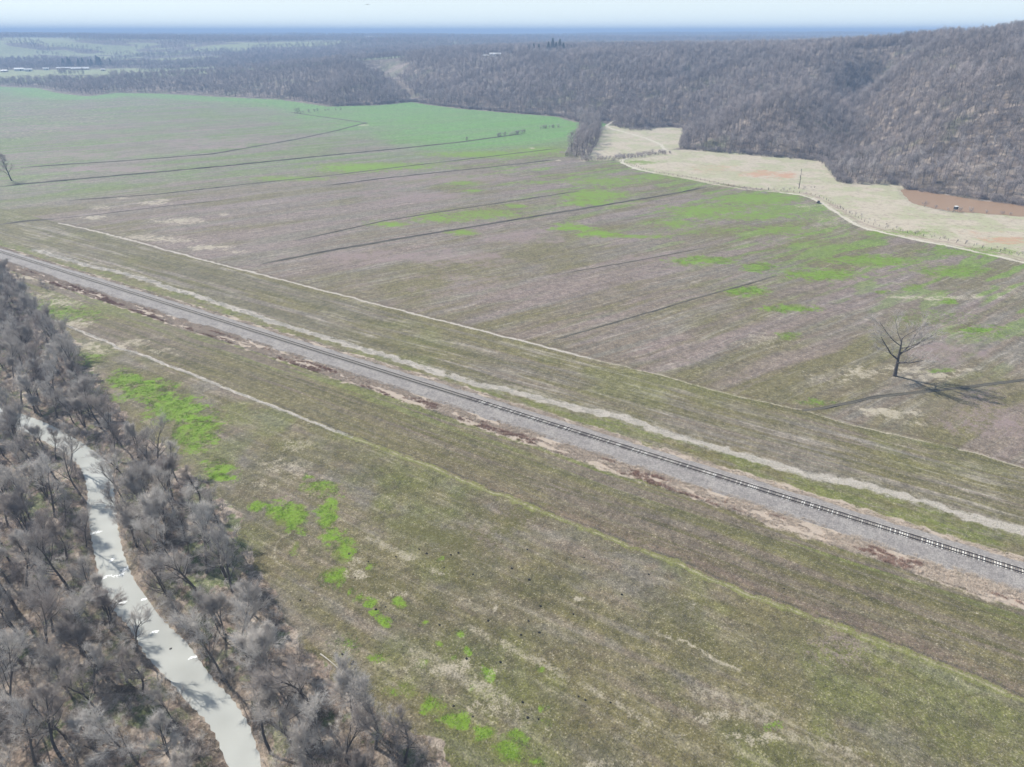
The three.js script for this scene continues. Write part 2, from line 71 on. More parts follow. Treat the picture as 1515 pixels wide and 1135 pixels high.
  buildings: [[-1340,-2328,0.45,14,50,4.5,"long low farm building with bright pale roof below evergreens"],[-1402,-2349,0.5,10,40,4,"narrow farm shed beside the long low building"],[-1500,-2285,0.3,10,26,6,"white farm barn among scattered farmstead buildings"],[-1462,-2268,0.6,9,20,5.5,"white farmhouse next to the barn"],[-1520,-2245,0.2,8,18,4,"low tan shed standing in front of the barn"],[-1440,-2320,0.5,8,15,5.2,"small white outbuilding behind the farmhouse"],[-1249,-2291,0.3,7,12,4,"small pale shed alone past the long low building"],[-39,-1767,0.1,10,26,5.5,"white ridge-top house with pale roof among bare trees"],[-62,-1770,0.3,7,13,4,"small pale garage beside the ridge-top house"],[-470,-2772,-0.3,11,22,6.5,"white gabled house on the distant wooded rise"],[77,-1834,0.2,8,16,5.2,"white cottage under the ridge evergreens"],[-3084,-6998,0.4,30,110,8,"very distant long white building near the horizon"],[-783,-4232,0.2,22,46,8,"distant white barn beyond the woods"]],
  conifers: [[-1446,-2428,1.26,0],[-1429,-2427,1.24,0],[-1423,-2427,1.1,0],[-1395,-2449,1.27,0],[-1392,-2420,1.24,0],[-1370,-2440,1.29,0],[-1368,-2451,1.29,0],[-1343,-2441,1.32,0],[-1346,-2455,1.33,0],[-1336,-2446,1.33,0],[-1301,-2442,1.0,0],[40,-1803,0.95,1],[51,-1790,0.9,1],[63,-1782,1.0,1],[86,-1796,1.15,1],[96,-1793,1.25,1],[104,-1795,1.3,1],[112,-1784,1.2,1],[121,-1792,1.25,1],[131,-1812,1.1,1],[140,-1797,0.95,1],[29,-1814,0.8,1]]
};
const RAIL_O = [-14.1, -217.5], RAIL_U = [0.84574, 0.5336], RAIL_N = [0.5336, -0.84574];
const alongRail = (t, s) => [RAIL_O[0] + RAIL_U[0] * t + RAIL_N[0] * s, RAIL_O[1] + RAIL_U[1] * t + RAIL_N[1] * s];

// ---------------------------------------------------------------- helpers
function rng(seed) { let a = seed >>> 0; return () => { a = (a + 0x6D2B79F5) | 0; let t = Math.imul(a ^ (a >>> 15), 1 | a); t = (t + Math.imul(t ^ (t >>> 7), 61 | t)) ^ t; return ((t ^ (t >>> 14)) >>> 0) / 4294967296; }; }
const clamp = (v, a = 0, b = 1) => v < a ? a : v > b ? b : v;
const sstep = (a, b, v) => { const t = clamp((v - a) / (b - a)); return t * t * (3 - 2 * t); };
const lerp = (a, b, t) => a + (b - a) * t;
const NT = new Float32Array(65536); { const r = rng(77); for (let i = 0; i < 65536; i++) NT[i] = r(); }
function vn(x, y) {
  const xi = Math.floor(x), yi = Math.floor(y); let u = x - xi, v = y - yi; u = u * u * (3 - 2 * u); v = v * v * (3 - 2 * v);
  const x0 = xi & 255, x1 = (xi + 1) & 255, y0 = (yi & 255) << 8, y1 = ((yi + 1) & 255) << 8;
  const a = NT[y0 + x0], b = NT[y0 + x1], c = NT[y1 + x0], d = NT[y1 + x1];
  return a + (b - a) * u + (c - a + (a - b - c + d) * u) * v;
}
const fbm = (x, y) => 0.5 * vn(x, y) + 0.3 * vn(x * 2.13 + 17.3, y * 2.13 + 5.1) + 0.2 * vn(x * 4.7 + 3.7, y * 4.7 + 41.9);
const used = new Map();
function numbered(n) { const k = used.get(n) || 0; used.set(n, k + 1); return k ? n + '_' + String(k).padStart(3, '0') : n; }
function tag(o, label, category, group, kind) { if (label) o.userData.label = label; if (category) o.userData.category = category; if (group) o.userData.group = group; if (kind) o.userData.kind = kind; return o; }
function shadows(o) { o.castShadow = true; o.receiveShadow = true; return o; }
function mesh(name, geo, mat, parent) { const m = shadows(new THREE.Mesh(geo, mat)); m.name = parent && parent !== scene ? name : numbered(name); (parent || scene).add(m); return m; }
function group(name, x, y, z, turn = 0) { const g = new THREE.Group(); g.name = numbered(name); g.position.set(x, y, z); g.rotation.y = turn; scene.add(g); return g; }
function segDist(px, pz, a, b) { const dx = b[0] - a[0], dz = b[1] - a[1], t = clamp(((px - a[0]) * dx + (pz - a[1]) * dz) / (dx * dx + dz * dz || 1)); return Math.hypot(px - a[0] - dx * t, pz - a[1] - dz * t); }
function lineDist(px, pz, l) { let m = 1e9; for (let i = 1; i < l.length; i++) m = Math.min(m, segDist(px, pz, l[i - 1], l[i])); return m; }
function inPoly(px, pz, p) { let c = false; for (let i = 0, j = p.length - 1; i < p.length; j = i++) if ((p[i][1] > pz) !== (p[j][1] > pz) && px < (p[j][0] - p[i][0]) * (pz - p[i][1]) / (p[j][1] - p[i][1]) + p[i][0]) c = !c; return c; }
function sdfGrid(poly, x0, z0, x1, z1, cell, far) { // distance to a polygon's edge, positive inside, kept on a grid
  const w = Math.ceil((x1 - x0) / cell) + 1, h = Math.ceil((z1 - z0) / cell) + 1, a = new Float32Array(w * h), closed = [...poly, poly[0]];
  for (let j = 0; j < h; j++) for (let i = 0; i < w; i++) { const x = x0 + i * cell, z = z0 + j * cell; const d = lineDist(x, z, closed); a[j * w + i] = inPoly(x, z, poly) ? d : -d; }
  return (x, z) => {
    const fx = (x - x0) / cell, fz = (z - z0) / cell; if (fx < 0 || fz < 0 || fx >= w - 1 || fz >= h - 1) return far(x, z);
    const i = fx | 0, j = fz | 0, u = fx - i, v = fz - j, o = j * w + i;
    return lerp(lerp(a[o], a[o + 1], u), lerp(a[o + w], a[o + w + 1], u), v);
  };
}
function resample(l, n) { const L = [0]; for (let i = 1; i < l.length; i++) L.push(L[i - 1] + Math.hypot(l[i][0] - l[i - 1][0], l[i][1] - l[i - 1][1])); const out = []; let k = 1; for (let i = 0; i <= n; i++) { const s = L[L.length - 1] * i / n; while (k < l.length - 1 && L[k] < s) k++; const t = clamp((s - L[k - 1]) / (L[k] - L[k - 1] || 1)); out.push([lerp(l[k - 1][0], l[k][0], t), lerp(l[k - 1][1], l[k][1], t)]); } return out; }
const lengthOf = l => { let s = 0; for (let i = 1; i < l.length; i++) s += Math.hypot(l[i][0] - l[i - 1][0], l[i][1] - l[i - 1][1]); return s; };
// what lies far outside the view is left out
const inView = (x, z, m = 0.06, pad = 25) => z < -55 && Math.abs(x) < (41 - z * 0.667) * (1.03 + m) + pad;

// ---------------------------------------------------------------- terrain
const waterPoly = [[-230, -262], [-196, -226], ...D.waterRight, [-42, -60], [-50, -58], ...[...D.waterLeft].reverse(), [-205, -222], [-238, -250]];
const sdWater = sdfGrid(waterPoly, -290, -300, 0, -40, 1.2, () => -60);
const beltPoly = [...D.beltEdge, [-20, -40], [-420, -30], [-460, -400], [-330, -392]];
const sdBelt = sdfGrid(beltPoly, -470, -420, 40, -30, 3, () => -60);
const woodPoly = [[-30000, -3200], [-2600, -2050], ...D.woodEdge, [520, -470], [820, -430], [30000, -420], [30000, -30000], [-30000, -30000]];
const sdWood = sdfGrid(woodPoly, -2600, -5200, 2200, -300, 8, (x, z) => z < -2400 ? 900 : z > -400 ? -300 : x > 0 ? 900 : 500);
const sdPond = sdfGrid([...D.pond.slice(0, 5), [470, -495], [455, -462], ...D.pond.slice(6)], 280, -630, 500, -430, 3, () => -60);
const plateau = [[690, -930, 133], [590, -960, 123], [800, -850, 136], [490, -1020, 102], [447, -1150, 82], [330, -1300, 84], [230, -1400, 83], [121, -1520, 80], [20, -1620, 74], [-90, -1750, 68], [-260, -1850, 68], [-400, -2000, 60], [-690, -2200, 20], [-560, -1850, 18], [-1121, -2150, 10], [-1450, -2250, 10], [-1700, -2300, 12], [-1500, -2700, 26], [-900, -2700, 34], [900, -1500, 90], [200, -2100, 74], [560, -1800, 78], [-350, -2700, 62], [-2500, -3900, 92], [-1900, -3800, 84], [-1100, -3700, 78], [-600, -3400, 76], [300, -3000, 66]];
const gullies = [{ l: [[300, -640], [372, -780], [420, -930], [520, -1080]], w: 46, a: 0.6 }, { l: [[-192, -1414], [-235, -1560], [-330, -1850]], w: 50, a: 0.5 }, { l: [[150, -1050], [215, -1180], [330, -1300]], w: 45, a: 0.3 }, { l: [[470, -520], [560, -700], [640, -800]], w: 45, a: 0.25 }];
function heightAt(x, z) {
  let y = 0.3 * (vn(x / 55 + 9, z / 55) - 0.5);
  if (x > -290 && x < 0 && z > -300 && z < -40) {
    const d = -sdWater(x, z);
    if (d < 14) { const e = d < 0 ? -2 - Math.min(1.3, -d * 0.45) : -2 + 1.5 * sstep(0, 4.5, d) + 0.5 * sstep(3, 14, d); y = lerp(e, y, sstep(9, 14, d)); }
  }
  const d = sdWood(x, z);
  if (d > 0) {
    let sw = 0.02, sh = 0.02 * (76 + 46 * (fbm(x / 2600 + 3, z / 1500 + 8) - 0.5) + (z < -5000 ? 38 * (fbm(x / 1500 + 40, z / 1100) - 0.42) : 0));
    for (const [a, b, h] of plateau) { const r2 = ((x - a) ** 2 + (z - b) ** 2) / 96000, w = Math.exp(-r2); sw += w; sh += w * h; }
    let h = sh / sw * (1 - Math.exp(-Math.pow(d / 190, 1.35)));
    if (z > -2600) { let cut = 0; for (const q of gullies) { const e = lineDist(x, z, q.l) / q.w; cut = Math.max(cut, q.a * Math.exp(-e * e)); } h *= 1 - cut; h *= 0.93 + 0.16 * fbm(x / 130 + 31, z / 130); }
    y += h;
  }
  if (x > 280 && x < 500 && z < -430 && z > -630) { const p = sdPond(x, z); if (p > -9) y = Math.min(y, lerp(y, -1.2, sstep(-5, 3, p))); }
  return y;
}

// ---------------------------------------------------------------- ground colours (what the surface is made of)
const ALB = 0.74;
const lin = v => { v /= 255; return v <= 0.04045 ? v / 12.92 : Math.pow((v + 0.055) / 1.055, 2.4); };
const alb = (r, g, b) => [lin(r) * ALB, lin(g) * ALB, lin(b) * ALB];
const K = {
  soil: alb(140, 125, 108), soilGrey: alb(141, 132, 118), soilDark: alb(106, 92, 72), lineGrass: alb(134, 136, 72), olive: alb(124, 116, 68), oliveDark: alb(98, 94, 48), dull: alb(122, 130, 58), bright: alb(124, 160, 36), farGreen: alb(108, 178, 66), mauve: alb(156, 136, 132),
  straw: alb(196, 184, 162), strawPale: alb(204, 194, 182), pasture: alb(206, 193, 170), pastureGreen: alb(168, 178, 122), reddish: alb(204, 160, 128), litter: alb(160, 140, 124), litterPale: alb(196, 179, 162), mossy: alb(104, 122, 66), mud: alb(82, 76, 66), bank: alb(176, 158, 140), gravelRoad: alb(222, 212, 194), forestFloor: alb(140, 124, 116), redSoil: alb(138, 116, 102),
};
function interp(tab, t) { if (t <= tab[0][0]) return tab[0][1]; for (let i = 1; i < tab.length; i++) if (t <= tab[i][0]) return lerp(tab[i - 1][1], tab[i][1], (t - tab[i - 1][0]) / (tab[i][0] - tab[i - 1][0])); return tab[tab.length - 1][1]; }
const col = [0, 0, 0];
const mixTo = (c, a) => { if (a <= 0) return; if (a > 1) a = 1; col[0] += (c[0] - col[0]) * a; col[1] += (c[1] - col[1]) * a; col[2] += (c[2] - col[2]) * a; };
const setTo = c => { col[0] = c[0]; col[1] = c[1]; col[2] = c[2]; };
const PV = [0.815, -0.58], QV = [-0.58, -0.815];
function groundBase(x, z, rand) {
  const t = (x - RAIL_O[0]) * RAIL_U[0] + (z - RAIL_O[1]) * RAIL_U[1], s0 = (x - RAIL_O[0]) * RAIL_N[0] + (z - RAIL_O[1]) * RAIL_N[1];
  const warp = (fbm(x / 34 + 12, z / 34) - 0.5) * 3.4, big = fbm(x / 46, z / 46), mid = fbm(x / 9 + 50, z / 9), fine = vn(x * 1.1, z * 1.1);
  const s = s0 + warp * 0.45, wood = sdWood(x, z);
  if (wood > -14 + 10 * mid) { // leaf litter and hill pasture
    setTo(K.forestFloor); mixTo(K.soilDark, 0.3); mixTo(K.litterPale, sstep(0.45, 0.7, mid) * 0.6); mixTo(K.soilDark, sstep(0.5, 0.75, fbm(x / 30, z / 30 + 9)) * 0.6); mixTo(K.mossy, sstep(0.6, 0.75, big) * 0.4);
    if (z < -1900) { const f = fbm(x / 420 + 7, z / 190 + 2); mixTo(K.pastureGreen, sstep(0.54, 0.57, f)); mixTo(K.soilDark, (1 - sstep(0.50, 0.54, f)) * 0.45); }
  } else if (x < 60 && z > -420 && sdBelt(x, z) > -3 + (mid - 0.5) * 8) { // creek woodland floor
    const w = -sdWater(x, z);
    setTo(K.litter); mixTo(K.litterPale, sstep(0.42, 0.62, fbm(x / 4 + 50, z / 4))); mixTo(K.soilDark, sstep(0.5, 0.64, fbm(x / 3, z / 3 + 30)) * 0.75); mixTo(K.mossy, sstep(0.54, 0.62, fbm(x / 9 + 80, z / 9) * 0.6 + fbm(x / 2, z / 2 + 9) * 0.4) * 0.75);
    if (w < 7 && w > -3) { mixTo(K.bank, (1 - sstep(2, 7, w)) * 0.75 * sstep(0.3, 0.5, mid)); mixTo(K.mossy, sstep(0.5, 0.6, fbm(x / 3, z / 3)) * 0.6 * sstep(1, 2.5, w)); mixTo(K.mud, sstep(0.5, 0.7, fbm(x / 2.2 + 7, z / 2.2)) * 0.6); }
  } else if (s0 > interp(D.tsB, t)) { // the wide fields beyond the second line: rows run the other way
    const p = x * PV[0] + z * PV[1], q = x * QV[0] + z * QV[1] + warp * 1.6;
    const st = fbm(p / 90, q / 3.2), st2 = fbm(p / 40 + 11, q / 1.1), st3 = fbm(p / 160 + 5, q / 11);
    setTo(K.soil); mixTo(K.soilGrey, sstep(0.4, 0.6, st)); mixTo(K.olive, sstep(0.40, 0.66, st3 * 0.55 + big * 0.45) * 0.85); mixTo(K.mauve, sstep(0.5, 0.68, fbm(p / 120 + 70, q / 14)) * 0.6); mixTo(K.strawPale, sstep(0.54, 0.8, st2 * 0.7 + mid * 0.3) * 0.4); mixTo(K.soilDark, sstep(0.5, 0.72, fbm(p / 34 + 9, q / 1.7) * 0.7 + mid * 0.3) * 0.45);
    const far = sstep(600, 720, q), edge = sstep(240, 520, p + (big - 0.5) * 200) * far, top = sstep(150, 40, -wood + (mid - .5) * 60) * far;
    const g = Math.max(edge * (0.8 + 0.4 * (st3 - 0.3)), top * 0.9, far * 0.3 * sstep(0.40, 0.58, st3 * 0.6 + big * 0.4) + far * 0.06);
    mixTo(K.farGreen, g * (0.72 + 0.5 * (st - 0.4)));
    const r = sstep(0.54, 0.68, fbm(p / 36 + 90, q / 6 + 12)) * sstep(250, 420, p) * (1 - far) * 0.7; mixTo(K.bright, r);
  } else if (s0 > interp(D.tsA, t)) {
    const st = fbm(t / 70, s / 2.2 + 20), st2 = fbm(t / 30, s / 0.8);
    setTo(K.soil); mixTo(K.soilGrey, sstep(0.35, 0.6, st2)); mixTo(K.olive, sstep(0.34, 0.6, st * 0.6 + big * 0.4) * 0.9); mixTo(K.strawPale, sstep(0.52, 0.74, fbm(t / 26 + 8, s / 1.3) * 0.7 + mid * 0.3) * 0.42); mixTo(K.oliveDark, sstep(0.46, 0.66, fbm(t / 120 + 3, s / 4)) * 0.6); mixTo(K.dull, sstep(0.55, 0.7, big) * 0.3);
  } else if (s0 > -9) {
    setTo(K.dull); mixTo(K.olive, 0.35 + 0.65 * sstep(0.4, 0.62, mid)); mixTo(K.bright, sstep(0.5, 0.75, fbm(t / 26, s / 5)) * 0.1); mixTo(K.soil, sstep(0.45, 0.7, fbm(t / 12 + 5, s / 2.2)) * 0.4); mixTo(K.soilGrey, sstep(0.58, 0.75, fbm(t / 9, s / 1.5)) * 0.5);
  } else if (s0 > interp(D.tsC, t)) {
    const c = interp(D.tsC, t), st = fbm(t / 60 + 31, s / 1.6), st2 = fbm(t / 22, s / 0.6);
    setTo(K.soil); mixTo(K.soilDark, 0.35); mixTo(K.olive, sstep(0.36, 0.6, st * 0.6 + big * 0.4) * 0.8); mixTo(K.dull, sstep(-26, -17, s) * sstep(0.4, 0.6, fbm(t / 50 + 3, s / 2.6)) * 0.75); mixTo(K.oliveDark, sstep(0.48, 0.68, fbm(t / 120, s / 2.4 + 7)) * 0.7);
    mixTo(K.redSoil, (1 - sstep(4, 9, s - c + mid * 3)) * sstep(-20, 60, t) * 0.6); mixTo(K.soilGrey, sstep(0.5, 0.8, st2) * 0.4);
  } else {
    const st = fbm(t / 38 + 61, s / 3.4), st2 = fbm(t / 14, s / 1.2);
    setTo(K.soilGrey); mixTo(K.soil, sstep(0.4, 0.6, mid)); mixTo(K.olive, sstep(0.36, 0.62, st * 0.5 + big * 0.5) * 0.8); mixTo(K.oliveDark, sstep(0.5, 0.7, fbm(x / 13 + 5, z / 13)) * 0.5); mixTo(K.dull, sstep(0.5, 0.7, fbm(x / 24 + 45, z / 24 + 3)) * 0.5); mixTo(K.straw, sstep(0.54, 0.8, st2 * 0.7 + mid * 0.3) * 0.35); mixTo(K.oliveDark, sstep(0.5, 0.7, fbm(t / 60 + 17, s / 5)) * 0.45); mixTo(K.soilDark, sstep(0.6, 0.75, fbm(x / 4 + 3, z / 4)) * 0.35);
  }
  // grain: stems, clods, bits of straw
  const r = rand();
  if (r > 0.89) mixTo(K.straw, (r - 0.89) * 9 * (0.3 + fine)); else if (r < 0.2) mixTo(K.mud, (0.2 - r) * 4);
  const k = 0.7 + 0.44 * rand() + 0.42 * (fine - 0.5) + 0.3 * (vn(x * 0.42 + 3, z * 0.42) - 0.5) + 0.14 * (mid - 0.5); col[0] *= k; col[1] *= k; col[2] *= k;
}
function groundTile(x0, z0, size, n, seed) { // colour sheet of size metres whose corner (least x, greatest z) is x0, z0
  const buf = new Float32Array(n * n * 3), cell = size / n, rand = rng(seed);
  const skip = new Uint8Array(n * n);
  for (let j = 0; j < n; j++) { const z = z0 - (j + 0.5) * cell; for (let i = 0; i < n; i++) { const x = x0 + (i + 0.5) * cell; if (size < 3000 && !inView(x, z, 0.06, 70)) { const o = (j * n + i) * 3; buf[o] = K.olive[0]; buf[o + 1] = K.olive[1]; buf[o + 2] = K.olive[2]; skip[j * n + i] = 1; continue; } groundBase(x, z, rand); const o = (j * n + i) * 3; buf[o] = col[0]; buf[o + 1] = col[1]; buf[o + 2] = col[2]; } }
  const put = (x, z, o, c, a) => { col[0] = buf[o]; col[1] = buf[o + 1]; col[2] = buf[o + 2]; mixTo(c, a); buf[o] = col[0]; buf[o + 1] = col[1]; buf[o + 2] = col[2]; };
  const area = (ax, bx, az, bz, f) => { const i0 = Math.max(0, Math.floor((ax - x0) / cell)), i1 = Math.min(n - 1, Math.ceil((bx - x0) / cell)), j0 = Math.max(0, Math.floor((z0 - bz) / cell)), j1 = Math.min(n - 1, Math.ceil((z0 - az) / cell)); for (let j = j0; j <= j1; j++) for (let i = i0; i <= i1; i++) { if (skip[j * n + i]) continue; f(x0 + (i + 0.5) * cell, z0 - (j + 0.5) * cell, (j * n + i) * 3); } };
  const grains = (x, z, g) => clamp(0.5 + 1.5 * (0.34 * fbm(x * g, z * g) + 0.26 * vn(x * 0.9 + 31, z * 0.9) + 0.4 * rand() - 0.5)); // evenly spread 0..1, clumped like growth or litter
  const blob = (list, c, soft, g) => { for (const [cx, cz, ax, az, bx, bz, a] of list) { const ex = (Math.abs(ax) + Math.abs(bx)) * 1.6, ez = (Math.abs(az) + Math.abs(bz)) * 1.6, det = ax * bz - az * bx; if (Math.abs(det) < 1e-3) continue;
    area(cx - ex, cx + ex, cz - ez, cz + ez, (x, z, o) => { const dx = x - cx + (fbm(x * 0.11 + 3, z * 0.11) - 0.5) * 5, dz = z - cz + (fbm(x * 0.11 + 60, z * 0.11) - 0.5) * 5, u = (dx * bz - dz * bx) / det, v = (dz * ax - dx * az) / det; const r = Math.sqrt(u * u + v * v); if (r > 1.5) return; const dens = a * 0.86 * sstep(1.45, 1.45 - soft, r + (fbm(x * g, z * g) - 0.5) * 1.5); const e = sstep(-0.16, 0.16, dens - grains(x, z, g)); if (e > 0) put(x, z, o, c, e * 0.82); }); } };
  const stroke = (l, w, c, a, wob = 0.6, grain = 0.5, gap = 0) => { for (let k = 1; k < l.length; k++) { const A = l[k - 1], B = l[k], m = w * 2 + 4; area(Math.min(A[0], B[0]) - m, Math.max(A[0], B[0]) + m, Math.min(A[1], B[1]) - m, Math.max(A[1], B[1]) + m, (x, z, o) => { const d = segDist(x + (fbm(x * 0.07, z * 0.07) - 0.5) * 2.4 + (vn(x * 0.4, z * 0.4) - 0.5) * w, z + (fbm(x * 0.07 + 9, z * 0.07) - 0.5) * 2.4 + (vn(x * 0.4 + 7, z * 0.4) - 0.5) * w, A, B); if (d > w * 2.4 + cell) return; const ww = w * (1 + (fbm(x * grain, z * grain) - 0.5) * 2 * wob); let e = a * sstep(ww * 1.25 + cell * 0.6, ww * 0.4, d); if (gap) e *= sstep(gap - 0.12, gap + 0.1, fbm(x * grain * 0.35 + 90, z * grain * 0.35)); e = sstep(-0.3, 0.3, e - grains(x, z, grain)) * Math.min(1, a * 1.3); if (e > 0) put(x, z, o, c, e); }); } };
  const fill = (poly, c, a, f) => { const xs = poly.map(p => p[0]), zs = poly.map(p => p[1]); const ed = [...poly, poly[0]]; area(Math.min(...xs) - 8, Math.max(...xs) + 8, Math.min(...zs) - 8, Math.max(...zs) + 8, (x, z, o) => { const d = lineDist(x, z, ed) * (inPoly(x, z, poly) ? 1 : -1); const e = sstep(-5, 3, d + (fbm(x / 7, z / 7) - 0.5) * 12); if (e > 0) { if (f) f(x, z, o, e); else put(x, z, o, c, a * e); } }); };
  if (size < 3000) {
    for (const q of [D.pasture1, D.pasture2, D.pasture3]) fill(q, null, 1, (x, z, o, e) => { const f = fbm(x / 16, z / 16), h = fbm(x / 5 + 9, z / 5), y = fbm(x / 2.2, z / 2.2 + 3); put(x, z, o, K.pasture, e); put(x, z, o, K.pastureGreen, e * sstep(0.42, 0.62, f) * 0.5); put(x, z, o, K.straw, e * sstep(0.5, 0.7, h) * 0.45); put(x, z, o, K.litter, e * sstep(0.55, 0.72, y) * 0.5); const k = 0.86 + 0.28 * rand(); for (let m = 0; m < 3; m++) buf[o + m] *= lerp(1, k, e); });
    blob(D.dark, K.oliveDark, 1.3, 0.12);
    blob(D.mauve, K.mauve, 1.3, 0.1);
    blob(D.green, K.dull, 1.2, 0.2); blob(D.green.map(e => [...e.slice(0, 6), e[6] * 0.85]), K.bright, 1.1, 0.33);
    blob(D.straw, K.straw, 1.3, 0.4);
    blob(D.red, K.reddish, 1.2, 0.2);
    stroke(D.lineA, 2.1, K.strawPale, 0.9, 0.75, 0.33, 0.18);
    stroke(D.lineA, 3.2, K.soilGrey, 0.35, 0.9, 0.3);
    stroke(D.lineB.slice(0, 5), 0.8, K.strawPale, 0.85, 0.6, 0.5, 0.12); stroke(D.lineB.slice(4), 0.55, K.straw, 0.62, 0.7, 0.5, 0.25);
    stroke(D.lineC.slice(1, 10), 0.62, K.strawPale, 0.95, 0.7, 0.9, 0.14); stroke(D.lineC.slice(9), 1.3, K.lineGrass, 0.7, 0.6, 0.5); stroke(D.lineC.slice(9), 0.4, K.straw, 0.5, 0.9, 0.7, 0.4);
    stroke(D.lineC.slice(0, 3), 0.5, K.mud, 0.8);
    stroke(D.lineC.slice(8).map(p => [p[0] + RAIL_N[0] * 1.6, p[1] + RAIL_N[1] * 1.6]), 0.45, K.mud, 0.6, 0.7, 0.6, 0.3);
    stroke(D.lineB.map(p => [p[0] + RAIL_N[0] * 2.2, p[1] + RAIL_N[1] * 2.2]), 0.8, K.soilDark, 0.6, 0.7, 0.4, 0.2);
    for (const q of D.strawLines) if (q.a > 0) stroke(q.p, q.w, K.straw, q.a * 0.95, 0.95, 0.7, 0.4);
    for (const q of D.darkLines) stroke(q.p, q.w, K.oliveDark, q.a, 0.6, 0.3, 0.15);
    D.ditches.forEach((l, i) => { const w = [1.6, 1.3, 0.8, 1.0, 1.0, 0.7, 1.5, 0.45, 0.7, 0.5, 0.45][i]; stroke(l, w * 2.4, K.oliveDark, 0.35, 0.8, 0.2); stroke(l, w, K.mud, i > 8 ? 0.45 : 0.85, 0.45, 0.3, 0.08); });
    stroke(D.road.slice(0, 13), 2.1, K.gravelRoad, 0.95, 0.3, 0.3); stroke(D.road.slice(12, 17), 2.0, K.pasture, 0.7, 0.6, 0.25, 0.2); stroke(D.road.slice(16), 1.7, K.gravelRoad, 0.95, 0.3, 0.3); stroke(D.road.slice(1, 13), 0.5, K.pastureGreen, 0.5, 0.6, 0.3, 0.2); stroke(D.road.slice(17), 0.35, K.dull, 0.45, 0.6, 0.3, 0.3);
    stroke(D.road.slice(12).map(p => [p[0] + 6, p[1] - 5]), 2.2, K.litter, 0.6, 0.9, 0.2, 0.25);
    for (const ss of [-7.6, -9.6, -11.6]) stroke([alongRail(-420, ss), alongRail(210, ss)], 1.9, K.litterPale, 0.9, 0.9, 0.4, 0.1);
    stroke([alongRail(-420, 6.0), alongRail(210, 6.0)], 1.9, K.litterPale, 0.95, 0.8, 0.35, 0.05);
  }
  const px = new Uint8Array(n * n * 4); const LUT = new Uint8Array(4097); for (let i = 0; i <= 4096; i++) { const v = i / 4096; LUT[i] = Math.round(255 * (v <= 0.0031308 ? v * 12.92 : 1.055 * Math.pow(v, 1 / 2.4) - 0.055)); }
  for (let k = 0; k < n * n; k++) { for (let m = 0; m < 3; m++) px[k * 4 + m] = LUT[(clamp(buf[k * 3 + m]) * 4096) | 0]; px[k * 4 + 3] = 255; }
  const t = new THREE.DataTexture(px, n, n); t.colorSpace = THREE.SRGBColorSpace; t.magFilter = THREE.LinearFilter; t.minFilter = THREE.LinearFilter; t.wrapS = t.wrapT = THREE.ClampToEdgeWrapping;
  t.repeat.set(1 / size, 1 / size); t.offset.set(-x0 / size, z0 / size); t.needsUpdate = true; // uv is (x, -z) in metres
  return t;
}
function noiseTexture(n, seed, f) { const px = new Uint8Array(n * n * 4), r = rng(seed); for (let j = 0; j < n; j++) for (let i = 0; i < n; i++) { const v = clamp(f(i / n, j / n, r)) * 255, o = (j * n + i) * 4; px[o] = px[o + 1] = px[o + 2] = v; px[o + 3] = 255; } const t = new THREE.DataTexture(px, n, n); t.wrapS = t.wrapT = THREE.RepeatWrapping; t.magFilter = THREE.LinearFilter; t.needsUpdate = true; return t; }
const wrapN = (u, v, k, o = 0) => { // value noise that repeats with the tile
  const x = u * k, y = v * k, xi = Math.floor(x), yi = Math.floor(y); let a = x - xi, b = y - yi; a = a * a * (3 - 2 * a); b = b * b * (3 - 2 * b); const at = (i, j) => NT[((((j % k) + k) % k + o) & 255) * 256 + ((((i % k) + k) % k + o * 3) & 255)]; return lerp(lerp(at(xi, yi), at(xi + 1, yi), a), lerp(at(xi, yi + 1), at(xi + 1, yi + 1), a), b); };
const clodBump = noiseTexture(512, 5, (u, v, r) => 0.35 * wrapN(u, v, 24) + 0.3 * wrapN(u, v, 80, 7) + 0.2 * wrapN(u, v, 200, 3) + 0.15 * r()); clodBump.repeat.set(1 / 46, 1 / 46);

